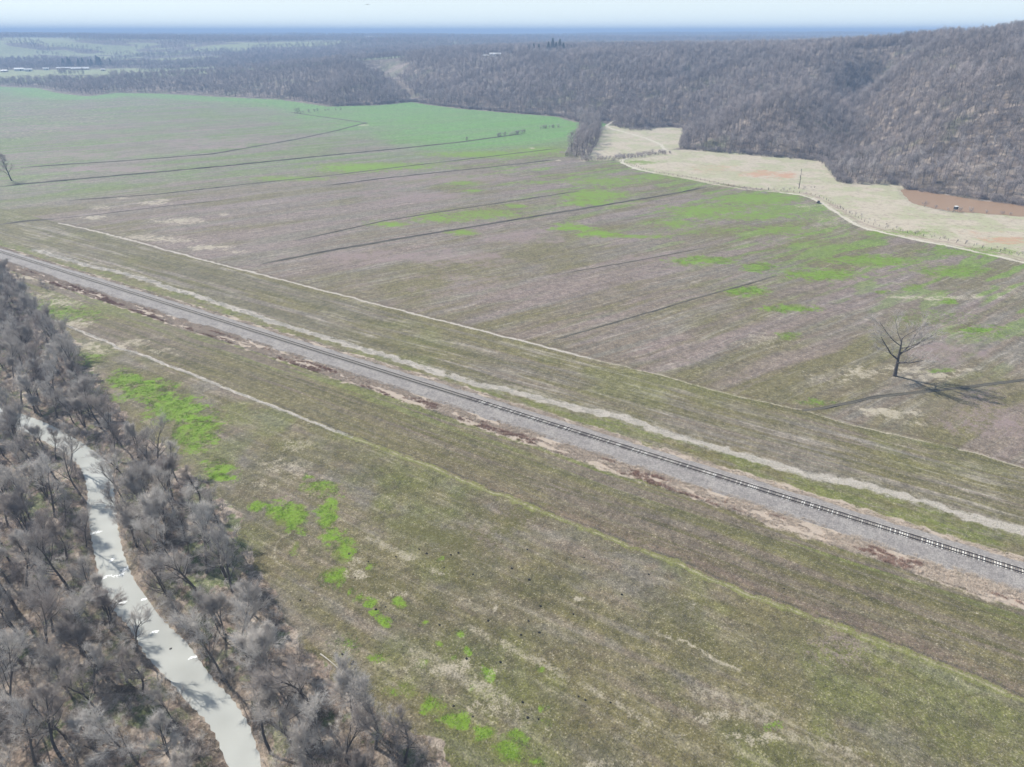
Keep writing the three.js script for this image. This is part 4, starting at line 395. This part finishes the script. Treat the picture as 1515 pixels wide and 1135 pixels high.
// ---------------------------------------------------------------- single trees in the fields
{
  const oak = makeTree(17, { H: 22, R: 0.72, clear: 0.3, kids: [8, 7, 6], round: true, ang: 1.2, limb: 0.58, lr: 0.74, trop: 0.045, bole: 0.68, lean: 0.02, wob: 0.12, twigs: 8, tl: 1.5, tw: 0.034 });
  const snag = makeTree(913, { H: 15, R: 0.32, clear: 0.18, kids: [9, 3], ang: 1.0, limb: 0.16, trop: 0.02, bole: 0.98, lean: 0.1, wob: 0.18, twigs: 3, tl: 0.8, tw: 0.03 });
  const field = makeTree(918, { H: 24, R: 0.55, clear: 0.22, kids: [11, 7, 4], ang: 0.9, limb: 0.4, trop: 0.08, bole: 0.86, lean: 0.08, wob: 0.22, twigs: 5, tl: 1.6, tw: 0.035 });
  plant('field_oak', [oak], 0, 150, -239, 1.08, 0.4, [bark[2], twigMat[0]], 'lone spreading bare tree beside a ditch in the brown field', 'tree');
  plant('field_tree', [field], 0, -452, -632, 1.0, 1.1, [bark[2], twigMat[2]], 'lone bare tree standing where two field ditches end', 'tree');
  plant('broken_tree', [snag], 0, 246, -597, 1.1, 0, [bark[2], bark[1]], 'thin storm-broken tree with few limbs beside the fence line', 'tree');
  const r = rng(31), bushes = [[-56, -886, 1.3, 'small twiggy bush standing alone beside a drainage ditch in green field'], [-352, -1196, 2.6, 'bare bush at the corner of the far green field'], [118, -748, 1.2, 'brush clump at the bend of the gravel lane']];
  for (const [x, z, s, l] of bushes) plant('field_bush', shrubKinds, Math.floor(r() * 5), x, z, s, r() * 6, [bark[0], hillTwig[2]], l, 'bush', null, ['stem', 'twig_crown']);
  const row = (pts, n, j, lo, hi, label, grp) => { for (const [x, z] of resample(pts, n)) plant('hedge_bush', shrubKinds, Math.floor(r() * 5), x + (r() - 0.5) * j, z + (r() - 0.5) * j, lerp(lo, hi, r()), r() * 6.28, [bark[0], hillTwig[Math.floor(r() * 3)]], label, 'bush', grp, ['stem', 'twig_crown']); };
  row([[-20, -920], [14, -950]], 11, 5, 0.9, 1.7, 'bare bush in the short row at the end of a ditch', 'bushes at the ditch end');
  row([[40, -1000], [62, -1015]], 7, 9, 0.9, 1.6, 'bare bush in the clump near the corner of the green field', 'bushes by the field corner');
  row([[-355, -1190], [-318, -1240], [-290, -1250]], 9, 7, 0.8, 1.5, 'bare bush along the curved bank of the far green field', 'bushes on the curved bank');
  row([[196, -596], [212, -590], [238, -592], [262, -600]], 12, 5, 0.35, 0.8, 'low dark bush along the pasture fence near the broken tree', 'bushes by the broken tree');
  row([[318, -530], [330, -520], [345, -512], [362, -505], [385, -496]], 9, 5, 0.6, 1.2, 'small bush on the near shore of the brown pond', 'bushes on the pond shore');
  row([[250, -528], [256, -490], [262, -462], [280, -440], [310, -402]], 26, 6, 0.25, 0.6, 'low bush along the pasture fence beside the gravel lane', 'bushes along the lane fence');
  row([[-300, -372], [-262, -352], [-240, -340]], 16, 6, 0.5, 1.0, 'low dark bush on the bank below the railway', 'bushes below the railway');
}
// ---------------------------------------------------------------- railway
{
  const T0 = -460, T1 = 230, turn = Math.atan2(-RAIL_U[1], RAIL_U[0]);
  const prof = [[7.0, -0.5], [5.4, 0.1], [4.4, 0.3], [3.0, 0.8], [1.9, 1.12], [-1.9, 1.12], [-3.2, 0.66], [-4.9, 0.3], [-6.6, 0.1], [-8.0, -0.5]];
  const n = 700, pos = [], uv = [], idx = []; for (let i = 0; i <= n; i++) { const t = lerp(T0, T1, i / n); prof.forEach(([s, y], k) => { const j = k > 0 && k < prof.length - 1 ? 1 : 0, w = s + j * (Math.abs(s) > 2.5 ? 1.1 : 0.12) * (fbm(t / 4 + k * 9, s) - 0.5) * 2, h = y + j * (Math.abs(s) > 2.5 ? 0.2 : 0.04) * (vn(t / 1.6, s * 3) - 0.5), p = alongRail(t, w); pos.push(p[0], h, p[1]); uv.push(t, w); if (i && k) { const d = i * prof.length + k, c = d - 1, b = d - prof.length, a = b - 1; idx.push(a, c, b, b, c, d); } }); }
  const g = new THREE.BufferGeometry(); g.setAttribute('position', new THREE.Float32BufferAttribute(pos, 3)); g.setAttribute('uv', new THREE.Float32BufferAttribute(uv, 2)); g.setIndex(idx); g.computeVertexNormals(); if (g.attributes.normal.getY(prof.length * 9 + 4) < 0) { for (let i = 0; i < idx.length; i += 3) { const q = idx[i]; idx[i] = idx[i + 1]; idx[i + 1] = q; } g.setIndex(idx); g.computeVertexNormals(); }
  const W = 512, px = new Uint8Array(W * W * 4), r = rng(8); const A = [158, 150, 146], B = [200, 192, 184], Cc = [84, 80, 80]; for (let j = 0; j < W; j++) for (let i = 0; i < W; i++) { const m = wrapN(i / W, j / W, 9), f = wrapN(i / W, j / W, 60, 4), q = r(); const o = (j * W + i) * 4; for (let c = 0; c < 3; c++) { let v = lerp(A[c], B[c], clamp(m * 0.8 + (f - 0.5))); v = lerp(v, q > 0.5 ? B[c] + 20 : Cc[c], Math.abs(q - 0.5) * 1.5); px[o + c] = clamp(v * 0.84, 0, 255); } px[o + 3] = 255; }
  const bt = new THREE.DataTexture(px, W, W); bt.colorSpace = THREE.SRGBColorSpace; bt.wrapS = bt.wrapT = THREE.RepeatWrapping; bt.magFilter = THREE.LinearFilter; bt.repeat.set(1 / 38, 1 / 38); bt.needsUpdate = true; const bb = clodBump.clone(); bb.repeat.set(1 / 20, 1 / 20); bb.needsUpdate = true;
  tag(mesh('ballast_bed', g, new THREE.MeshStandardMaterial({ name: 'ballast', map: bt, roughness: 0.95, bumpMap: bb, bumpScale: 0.12 })), 'grey crushed stone embankment under the railway track', 'ballast', null, 'structure');
  const o = alongRail(0, 0), track = group('railway_track', o[0], 1.12, o[1], turn); tag(track, 'single straight railway track on grey ballast between the fields', 'railway');
  const shape = [[-0.075, 0], [0.075, 0], [0.075, 0.02], [0.012, 0.045], [0.012, 0.125], [0.037, 0.14], [0.037, 0.175], [-0.037, 0.175], [-0.037, 0.14], [-0.012, 0.125], [-0.012, 0.045], [-0.075, 0.02]];
  const railGeo = new THREE.ExtrudeGeometry(new THREE.Shape(shape.map(p => new THREE.Vector2(...p))), { depth: T1 - T0, bevelEnabled: false, steps: 1 }); railGeo.rotateY(Math.PI / 2); railGeo.translate(T0, 0, 0);
  const steel = new THREE.MeshStandardMaterial({ name: 'rusty_rail', color: new THREE.Color(0.045, 0.034, 0.03), roughness: 0.55, metalness: 0.3 });
  for (const s of [-0.755, 0.755]) { const m = mesh('rail', railGeo, steel, track); m.position.set(0, 0.16, s); }
  const tie = new THREE.BoxGeometry(0.26, 0.3, 2.6), plateG = new THREE.BoxGeometry(0.22, 0.03, 0.42), tones = [[0.62, 0.58, 0.52], [0.42, 0.38, 0.33], [0.30, 0.265, 0.235], [0.72, 0.69, 0.64], [0.22, 0.19, 0.17]].map(c => new THREE.MeshStandardMaterial({ name: 'weathered_tie', color: new THREE.Color(...c), roughness: 0.9 }));
  const ts = []; for (let t = T0 + 0.4; t < T1; t += 0.58) ts.push(t); ts.sort((a, b) => b - a); const inFrame = ts.filter(t => t < 172), q = rng(19), far = [];
  inFrame.slice(0, 300).forEach(t => { const m = mesh('sleeper', tie, tones[Math.floor(q() * 5)], track); m.position.set(t + (q() - 0.5) * 0.06, 0, (q() - 0.5) * 0.08); m.rotation.y = (q() - 0.5) * 0.03; });
  const plates = []; for (const t of ts) { const late = t >= 172 || !inFrame.slice(0, 300).includes(t); if (late) { const b = tie.clone(); b.translate(t, 0, (q() - 0.5) * 0.08); far.push(b); } for (const s of [-0.755, 0.755]) { const p = plateG.clone(); p.translate(t, 0.158, s); plates.push(p); } }
  const rest = mesh('sleepers', mergeGeometries(far), tones[1], track); rest.userData.kind = 'stuff'; const pl = mesh('tie_plates', mergeGeometries(plates), steel, track); pl.userData.kind = 'stuff';
}
// ---------------------------------------------------------------- ditches: low spoil banks either side of a dark wet floor
{
  const m = new THREE.MeshStandardMaterial({ name: 'ditch_spoil', color: new THREE.Color(0.105, 0.093, 0.07), roughness: 1, bumpMap: clodBump, bumpScale: 0.2 });
  D.ditches.forEach((l, i) => {
    const w = [1.2, 1.0, 0.6, 0.7, 0.8, 0.5, 1.0, 0.3, 0.5, 0.35, 0.3][i], n = Math.ceil(lengthOf(l) / 3), q = resample(l, n), pos = [], idx = [], prof = [[-1.9, -0.06], [-1.25, 0.42], [-0.7, 0.3], [-0.35, 0.02], [0.35, 0.02], [0.7, 0.26], [1.2, 0.36], [1.9, -0.06]];
    for (let k = 0; k <= n; k++) { const a = q[Math.max(0, k - 1)], b = q[Math.min(n, k + 1)], dx = b[0] - a[0], dz = b[1] - a[1], L = Math.hypot(dx, dz) || 1, end = Math.min(1, k / 4, (n - k) / 4); prof.forEach(([s, y], c) => { const ww = w * s * (1 + 0.5 * (vn(k * 0.7, c + i * 5) - 0.5)); const x = q[k][0] - dz / L * ww, z = q[k][1] + dx / L * ww; pos.push(x, heightAt(x, z) + (y > 0.1 ? y * w * end * (0.5 + vn(k * 0.5, c * 3 + i)) : y), z); if (k && c) { const d4 = k * prof.length + c, c4 = d4 - 1, b4 = d4 - prof.length, a4 = b4 - 1; idx.push(a4, b4, c4, b4, d4, c4); } }); }
    const g = new THREE.BufferGeometry(); g.setAttribute('position', new THREE.Float32BufferAttribute(pos, 3)); g.setIndex(idx); g.computeVertexNormals(); flatUV(g); if (g.attributes.normal.getY(4 + prof.length * 5) < 0) { for (let z = 0; z < idx.length; z += 3) { const t = idx[z]; idx[z] = idx[z + 1]; idx[z + 1] = t; } g.setIndex(idx); g.computeVertexNormals(); }
    tag(mesh('ditch_bank', g, m), ['long ditch across the far green fields', 'curving ditch bounding the far grey field', 'ditch along the foot of the bright green strip', 'thin ditch just below the bright green strip', 'straight ditch across the middle of the brown field reaching the pasture', 'short ditch parallel to the long straight one', 'dark ditch running off from the end of the pale field line', 'faint furrow near the middle of the patchy green field', 'ditch passing beside the lone spreading tree', 'faint furrow continuing the dark ditch', 'faint short furrow beyond the patchy field'][i], 'ditch', null, 'structure');
  });
}
// ---------------------------------------------------------------- fence along the pasture
{
  const line = [[86, -742], [110, -736], [119, -720], [128, -690], [140, -667], [166, -640], [184, -616], [204, -596], [228, -586], [246, -575], [252, -556], [250, -530], [250, -500], [250, -478], [254, -466], [264, -452], [276, -438], [288, -424], [302, -404], [325, -378]];
  const L = lengthOf(line), n = Math.round(L / 5), q = resample(line, n), f = group('pasture_fence', q[0][0], 0, q[0][1]); tag(f, 'wire fence on dark wooden posts along the pale pasture', 'fence');
  const pg = [new THREE.CylinderGeometry(0.11, 0.13, 1.9, 6), new THREE.CylinderGeometry(0.14, 0.17, 2.2, 6)], pm = [barkMat(0.11, 0.095, 0.08), barkMat(0.2, 0.18, 0.16)], r = rng(23);
  q.forEach(([x, z]) => { const p = mesh('post', pg[r() > 0.8 ? 1 : 0], pm[r() > 0.7 ? 1 : 0], f); p.position.set(x - q[0][0], heightAt(x, z) + 0.65, z - q[0][1]); p.rotation.set((r() - 0.5) * 0.16, r() * 6, (r() - 0.5) * 0.16); });
  for (const h of [0.45, 0.85, 1.25]) { const t = new Tubes(); t.path(q.map(([x, z]) => new THREE.Vector3(x - q[0][0], heightAt(x, z) + h, z - q[0][1])), 0.008, 0.008, 3); mesh('wire', t.build(), pm[0], f); }
}
// ---------------------------------------------------------------- off-road vehicle on the lane
{
  const v = group('farm_vehicle', 240.5, heightAt(240.5, -541) + 0.02, -541, 0.95); tag(v, 'small dark open-bed farm vehicle parked on the grass beside the gravel lane', 'vehicle');
  const paint = new THREE.MeshPhysicalMaterial({ name: 'dark_paint', color: new THREE.Color(0.03, 0.022, 0.026), roughness: 0.35, clearcoat: 0.6 }), rub = barkMat(0.02, 0.02, 0.02), roofM = new THREE.MeshStandardMaterial({ name: 'faded_roof', color: new THREE.Color(0.22, 0.15, 0.15), roughness: 0.6 }), gl = new THREE.MeshPhysicalMaterial({ name: 'windscreen', color: new THREE.Color(0.05, 0.06, 0.07), roughness: 0.05, metalness: 0.2 });
  const ex = (pts, w, bevel = 0.05) => { const g = new THREE.ExtrudeGeometry(new THREE.Shape(pts.map(p => new THREE.Vector2(...p))), { depth: w, bevelEnabled: true, bevelSize: bevel, bevelThickness: bevel, bevelSegments: 2 }); g.translate(0, 0, -w / 2); return g; };
  mesh('body', ex([[-2.2, 0.5], [2.15, 0.5], [2.25, 0.8], [2.1, 1.05], [0.95, 1.18], [-0.6, 1.18], [-0.65, 0.95], [-2.2, 0.95]], 1.6), paint, v);
  mesh('cab', ex([[0.95, 1.2], [0.45, 1.85], [-0.5, 1.85], [-0.6, 1.2]], 1.45), gl, v); mesh('roof', ex([[0.5, 1.9], [0.42, 1.98], [-0.48, 1.98], [-0.56, 1.9]], 1.5, 0.03), roofM, v);
  for (const s of [-0.83, 0.83]) mesh('bed_side', ex([[-2.2, 1.0], [-0.7, 1.0], [-0.7, 1.25], [-2.2, 1.25]], 0.05, 0.02), paint, v).position.z = s; const tg = mesh('tailgate', new THREE.BoxGeometry(0.06, 0.26, 1.58), paint, v); tg.position.set(-2.18, 1.14, 0);
  for (const [x, z] of [[1.4, 0.82], [1.4, -0.82], [-1.4, 0.82], [-1.4, -0.82]]) { const w = mesh('wheel', new THREE.TorusGeometry(0.3, 0.13, 10, 20), rub, v); w.position.set(x, 0.42, z); const h = mesh('rim', new THREE.CylinderGeometry(0.2, 0.2, 0.14, 14), barkMat(0.3, 0.3, 0.3), w); h.rotation.x = Math.PI / 2; }
  for (const z of [-0.6, 0.6]) { const h = mesh('headlight', new THREE.SphereGeometry(0.12, 10, 8), new THREE.MeshPhysicalMaterial({ name: 'lamp_glass', color: 0xdddddd, roughness: 0.1 }), v); h.position.set(2.22, 0.86, z); h.scale.x = 0.5; }
}
// ---------------------------------------------------------------- hunting blind by the pond
{
  const [x, z] = [331, -512], b = group('hunting_blind', x, heightAt(x, z), z, 0.4); tag(b, 'dark box hunting blind with pale roof on legs by the pond', 'blind');
  const wood = barkMat(0.03, 0.03, 0.028), pale = barkMat(0.7, 0.7, 0.68); const wall = mesh('wall', new THREE.BoxGeometry(2.1, 1.9, 2.1), wood, b); wall.position.y = 3.1; const rf = new THREE.CylinderGeometry(0.9, 1.75, 0.4, 4); rf.rotateY(Math.PI / 4); mesh('roof', rf, pale, b).position.y = 4.27; mesh('floor_deck', new THREE.BoxGeometry(2.4, 0.12, 2.4), bark[1], b).position.y = 2.08;
  for (const [a, c] of [[1, 1], [1, -1], [-1, 1], [-1, -1]]) { const l = mesh('leg', new THREE.BoxGeometry(0.14, 2.3, 0.14), bark[1], b); l.position.set(a * 1.05, 0.95, c * 1.05); l.rotation.set(-c * 0.08, 0, a * 0.08); }
  for (const a of [-1, 1]) { const wn = mesh('window', new THREE.BoxGeometry(1.0, 0.4, 0.04), barkMat(0.005, 0.005, 0.005), wall); wn.position.set(0, 0.3, a * 1.06); } const d = mesh('door', new THREE.BoxGeometry(0.05, 1.6, 0.75), barkMat(0.05, 0.05, 0.045), wall); d.position.set(-1.06, -0.12, 0); const ld = mesh('ladder', new THREE.BoxGeometry(0.08, 2.5, 0.5), bark[1], b); ld.position.set(-1.75, 0.9, 0); ld.rotation.z = -0.45;
}
// ---------------------------------------------------------------- far farm buildings
{
  const white = new THREE.MeshStandardMaterial({ name: 'white_siding', color: new THREE.Color(0.78, 0.78, 0.76), roughness: 0.7 }), tin = new THREE.MeshStandardMaterial({ name: 'pale_roof', color: new THREE.Color(0.8, 0.79, 0.76), roughness: 0.5 }), tanM = new THREE.MeshStandardMaterial({ name: 'tan_siding', color: new THREE.Color(0.5, 0.4, 0.3), roughness: 0.8 }), darkM = barkMat(0.04, 0.045, 0.05);
  D.buildings.forEach(([x, z, turn, W, Lh, H, label]) => {
    const g = group('farm_building', x, heightAt(x, z) - 0.3, z, turn); tag(g, label, 'building'); const wl = mesh('wall', new THREE.BoxGeometry(Lh, H, W), H > 5 ? white : tanM, g); wl.position.y = H / 2;
    const rs = new THREE.Shape([new THREE.Vector2(-W / 2 - 0.5, 0), new THREE.Vector2(0, W * 0.24), new THREE.Vector2(W / 2 + 0.5, 0), new THREE.Vector2(W / 2 + 0.5, -0.25), new THREE.Vector2(0, W * 0.24 - 0.25), new THREE.Vector2(-W / 2 - 0.5, -0.25)]); const rg = new THREE.ExtrudeGeometry(rs, { depth: Lh + 1, bevelEnabled: false }); rg.translate(0, 0, -Lh / 2 - 0.5); rg.rotateY(Math.PI / 2); const rf = mesh('roof', rg, tin, g); rf.position.y = H + 0.26;
    const gs = new THREE.ExtrudeGeometry(new THREE.Shape([new THREE.Vector2(-W / 2, 0), new THREE.Vector2(0, W * 0.235), new THREE.Vector2(W / 2, 0)]), { depth: Lh - 0.4, bevelEnabled: false }); gs.translate(0, 0, -Lh / 2 + 0.2); gs.rotateY(Math.PI / 2); mesh('gable', gs, white, g).position.y = H + 0.01;
    const dr = mesh('door', new THREE.BoxGeometry(Math.min(4, Lh * 0.2), H * 0.75, 0.12), darkM, g); dr.position.set(Lh * 0.15, H * 0.375, W / 2 + 0.03); for (const a of [-0.32, -0.1, 0.36]) { const w = mesh('window', new THREE.BoxGeometry(Lh * 0.07, H * 0.28, 0.1), darkM, g); w.position.set(Lh * a, H * 0.55, W / 2 + 0.03); }
  });
}
// ---------------------------------------------------------------- small things: bird, clods, driftwood, creek stones, tufts
{
  const v = new THREE.Vector3(-40.4, 0, -218); const wing = s => { const p = [[0, 0, 0.12], [0.35 * s, 0.06, 0.1], [0.75 * s, 0.02, -0.02], [0.4 * s, 0.05, -0.1], [0, 0, -0.1]], g = new THREE.BufferGeometry(), pos = [], idx = []; for (const dy of [0.012, -0.012]) for (const q of p) pos.push(q[0], q[1] + dy, q[2]); for (const o of [0, 5]) idx.push(o, o + 1, o + 3, o + 1, o + 2, o + 3, o, o + 3, o + 4); for (let k = 0; k < 5; k++) { const n = (k + 1) % 5; idx.push(k, n, k + 5, n, n + 5, k + 5); } g.setAttribute('position', new THREE.Float32BufferAttribute(pos, 3)); g.setIndex(idx); g.computeVertexNormals(); return g; };
  const b = group('soaring_bird', v.x, 126.6, v.z, 0.5); tag(b, 'small dark bird soaring in the pale sky', 'bird'); const bm = barkMat(0.02, 0.02, 0.02); const body = new THREE.LatheGeometry([[0, -0.3], [0.05, -0.26], [0.09, -0.05], [0.08, 0.1], [0.045, 0.2], [0.05, 0.24], [0, 0.32]].map(p => new THREE.Vector2(...p)), 10); body.rotateX(Math.PI / 2); mesh('body', body, bm, b); for (const s of [-1, 1]) mesh('wing', wing(s), bm, b); const tl = new THREE.ConeGeometry(0.1, 0.25, 4); tl.rotateX(Math.PI / 2); tl.scale(1, 0.15, 1); mesh('tail', tl, bm, b).position.z = -0.36;
  const lump = seed => { const g = new THREE.IcosahedronGeometry(1, 2), p = g.attributes.position; for (let i = 0; i < p.count; i++) { const k = 0.75 + 0.5 * vn(p.getX(i) * 2.3 + seed, p.getY(i) * 2.3 + p.getZ(i) * 1.9 + seed); p.setXYZ(i, p.getX(i) * k, p.getY(i) * k * 0.62, p.getZ(i) * k); } g.computeVertexNormals(); return g; };
  const lumps = [lump(1), lump(5), lump(11)], r = rng(70), clodM = barkMat(0.022, 0.02, 0.017), stoneM = barkMat(0.1, 0.095, 0.088);
  for (const [x, z] of D.clods) { const c = mesh('soil_clod', lumps[Math.floor(r() * 3)], clodM); const s = 0.17 + 0.12 * r(); c.scale.setScalar(s); c.position.set(x, heightAt(x, z) + s * 0.25, z); c.rotation.y = r() * 6; tag(c, 'small black clod lying in the near green and grey field', 'clod', 'black clods in the near field'); }
  D.stones.forEach(([x, z, s, l]) => { const c = mesh('creek_stone', lumps[Math.floor(r() * 3)], stoneM); c.scale.setScalar(s); c.position.set(x, -2.05, z); c.rotation.y = r() * 6; tag(c, l, 'stone'); });
  const foamM = new THREE.MeshStandardMaterial({ name: 'foam', color: new THREE.Color(0.82, 0.83, 0.82), roughness: 0.6 });
  D.foam.forEach(([x, z, ax, az, label]) => { const parts = []; for (let k = 0; k < 34; k++) { const a = r() * 6.28, q = Math.sqrt(r()), g = lumps[k % 3].clone(); const s = 0.06 + 0.2 * r() * (1 - q * 0.6); g.scale(s * 1.6, s * 0.28, s); g.rotateY(r() * 6); g.translate(Math.cos(a) * q * ax * (0.6 + 0.8 * vn(a * 1.3, x)), 0, Math.sin(a) * q * az * (0.5 + vn(a * 1.3, z)) + Math.sin(Math.cos(a) * q * ax * 1.7 + x) * 0.35); parts.push(g); } const f = mesh('foam_patch', mergeGeometries(parts), foamM); f.position.set(x, -2.0, z); f.rotation.y = 0.7; tag(f, label, 'foam'); });
  const pale = barkMat(0.5, 0.46, 0.4); for (const [pts, rad, label] of D.logs) { const t = new Tubes(), P = pts.map(([x, z, h]) => new THREE.Vector3(x - pts[0][0], heightAt(x, z) + h, z - pts[0][1])); const c = new THREE.CatmullRomCurve3(P); t.path(c.getPoints(10), rad, rad * 0.45, 7); const m = mesh('fallen_log', t.build(), pale); m.position.set(pts[0][0], 0, pts[0][1]); tag(m, label, 'log'); }
}
{ // low growth in the near fields: weeds in the bright patches, stubble elsewhere, dry grass along the railway
  const tuft = (seed, n, h, w, spread, lean) => { const r = rng(seed), p = [], idx = []; for (let k = 0; k < n; k++) { const a = r() * 6.28, q = Math.sqrt(r()) * spread, x = Math.cos(a) * q, z = Math.sin(a) * q, b = r() * 6.28, hh = h * (0.5 + 0.7 * r()), lx = Math.cos(b) * hh * lean * r(), lz = Math.sin(b) * hh * lean * r(), i = p.length / 3; p.push(x - Math.sin(b) * w, -0.03, z + Math.cos(b) * w, x + Math.sin(b) * w, -0.03, z - Math.cos(b) * w, x + lx, hh, z + lz); idx.push(i, i + 1, i + 2); } const g = new THREE.BufferGeometry(); g.setAttribute('position', new THREE.Float32BufferAttribute(p, 3)); g.setIndex(idx); g.computeVertexNormals(); return g; };
  const inst = (name, geo, mat, list, label, cat) => { const im = shadows(new THREE.InstancedMesh(geo, mat, list.length)), m = new THREE.Matrix4(), q = new THREE.Quaternion(), e = new THREE.Euler(), c = new THREE.Color(); im.name = numbered(name); list.forEach(([x, z, s, a, t, y], i) => { e.set(0, a, 0); q.setFromEuler(e); m.compose(new THREE.Vector3(x, y === undefined ? heightAt(x, z) : y, z), q, new THREE.Vector3(s, s, s)); im.setMatrixAt(i, m); im.setColorAt(i, c.setRGB(t, t, t)); }); tag(im, label, cat, null, 'stuff'); scene.add(im); };
  const leaf = (r, g, b) => new THREE.MeshStandardMaterial({ name: 'blades', color: new THREE.Color(r, g, b), roughness: 0.9 }), r = rng(51);
  const weeds = []; for (const [cx, cz, ax, az, bx, bz, a] of D.green) { if (cz < -420) continue; const n = Math.min(1400, Math.abs(ax * bz - az * bx) * 3.14 * 4 * a); for (let k = 0; k < n; k++) { const t = r() * 6.28, q = Math.sqrt(r()) * 0.95, u = Math.cos(t) * q, v = Math.sin(t) * q, x = cx + ax * u + bx * v, z = cz + az * u + bz * v; if (fbm(x * 0.42, z * 0.42) < 0.44 || sdWater(x, z) > -2) continue; weeds.push([x, z, 0.6 + 0.9 * r(), r() * 6.28, 0.8 + 0.4 * r()]); } }
  inst('green_weeds', tuft(1, 12, 0.1, 0.045, 0.3, 1.6), leaf(0.19, 0.3, 0.04), weeds, 'bright green low weeds growing in patches over the near fields', 'weeds');
  const stub = [], sg = []; for (let k = 0; k < 170000; k++) { const x = lerp(-130, 150, r()), z = -75 - 190 * r() * r(); const s = (x - RAIL_O[0]) * RAIL_N[0] + (z - RAIL_O[1]) * RAIL_N[1]; if (!inView(x, z, 0, 4) || sdBelt(x, z) > -2 || (s > -13 && s < 9)) continue; (r() > 0.55 ? stub : sg).push([x, z, 0.5 + 0.8 * r(), r() * 6.28, 0.75 + 0.5 * r()]); }
  inst('crop_stubble', tuft(2, 9, 0.16, 0.016, 0.16, 0.9), leaf(0.56, 0.51, 0.42), stub, 'pale broken crop stubble scattered over the near fields', 'stubble'); inst('thin_grass', tuft(3, 9, 0.12, 0.02, 0.17, 1.1), leaf(0.165, 0.17, 0.055), sg, 'thin dull green winter grass over the near fields', 'grass');
  const dry = [], rust = []; for (let k = 0; k < 46000; k++) { const t = lerp(-420, 190, r()), near = r() > 0.3, s = near ? -5.6 - 7.6 * Math.pow(r(), 1.1) : 4.6 + 3.2 * r(); const [x, z] = alongRail(t, s); if (!inView(x, z, 0, 8)) continue; const c = fbm(t / 7, s / 2); if (c < 0.4) continue; (near && s < -8 && fbm(t / 14 + 9, s / 3) > 0.56 ? rust : dry).push([x, z, (near ? 0.6 : 0.4) + 0.7 * r() * c, r() * 6.28, 0.75 + 0.5 * r(), Math.max(0, heightAt(x, z))]); }
  const dg = tuft(4, 22, 0.5, 0.03, 0.42, 1.3); inst('dry_grass', dg, leaf(0.62, 0.53, 0.44), dry, 'pale dry grass along the railway embankment', 'grass'); inst('dead_weeds', dg, leaf(0.36, 0.235, 0.18), rust, 'rusty brown dead weeds below the railway embankment', 'weeds');
  const wr = []; for (let k = 0; k < 26000; k++) { const t = lerp(-345, 170, r()), s = interp(D.tsA, t) + (r() + r() - 1) * 2.2; const [x, z] = alongRail(t, s); if (!inView(x, z, 0, 5) || fbm(t / 3, s / 1.5) < 0.45) continue; wr.push([x, z, 0.6 + 0.8 * r(), r() * 6.28, 0.8 + 0.4 * r()]); }
  for (let k = 0; k < 9000; k++) { const t = lerp(-215, -20, r()), s = interp(D.tsC, t) + (r() - 0.5) * 1.1; const [x, z] = alongRail(t, s); if (fbm(t / 2, s) < 0.42) continue; wr.push([x, z, 0.4 + 0.5 * r(), r() * 6.28, 0.9 + 0.3 * r()]); }
  inst('straw_windrow', tuft(6, 14, 0.11, 0.03, 0.38, 3.4), leaf(0.66, 0.61, 0.53), wr, 'pale washed-up straw lying in long lines beside the railway', 'straw');
  const lit = []; for (let k = 0; k < 60000; k++) { const x = lerp(-260, -20, r()), z = lerp(-330, -70, r()); if (!inView(x, z, 0, 5) || sdBelt(x, z) < 0 || sdWater(x, z) > -0.7 || vn(x / 7, z / 7) < 0.3) continue; lit.push([x, z, 0.4 + 0.9 * r(), r() * 6.28, 0.6 + 0.7 * r()]); }
  inst('dead_undergrowth', tuft(7, 16, 0.6, 0.022, 0.45, 1.8), leaf(0.42, 0.35, 0.29), lit, 'matted tan dead undergrowth on the creek woodland floor', 'undergrowth');
}
renderer.render(scene, camera);
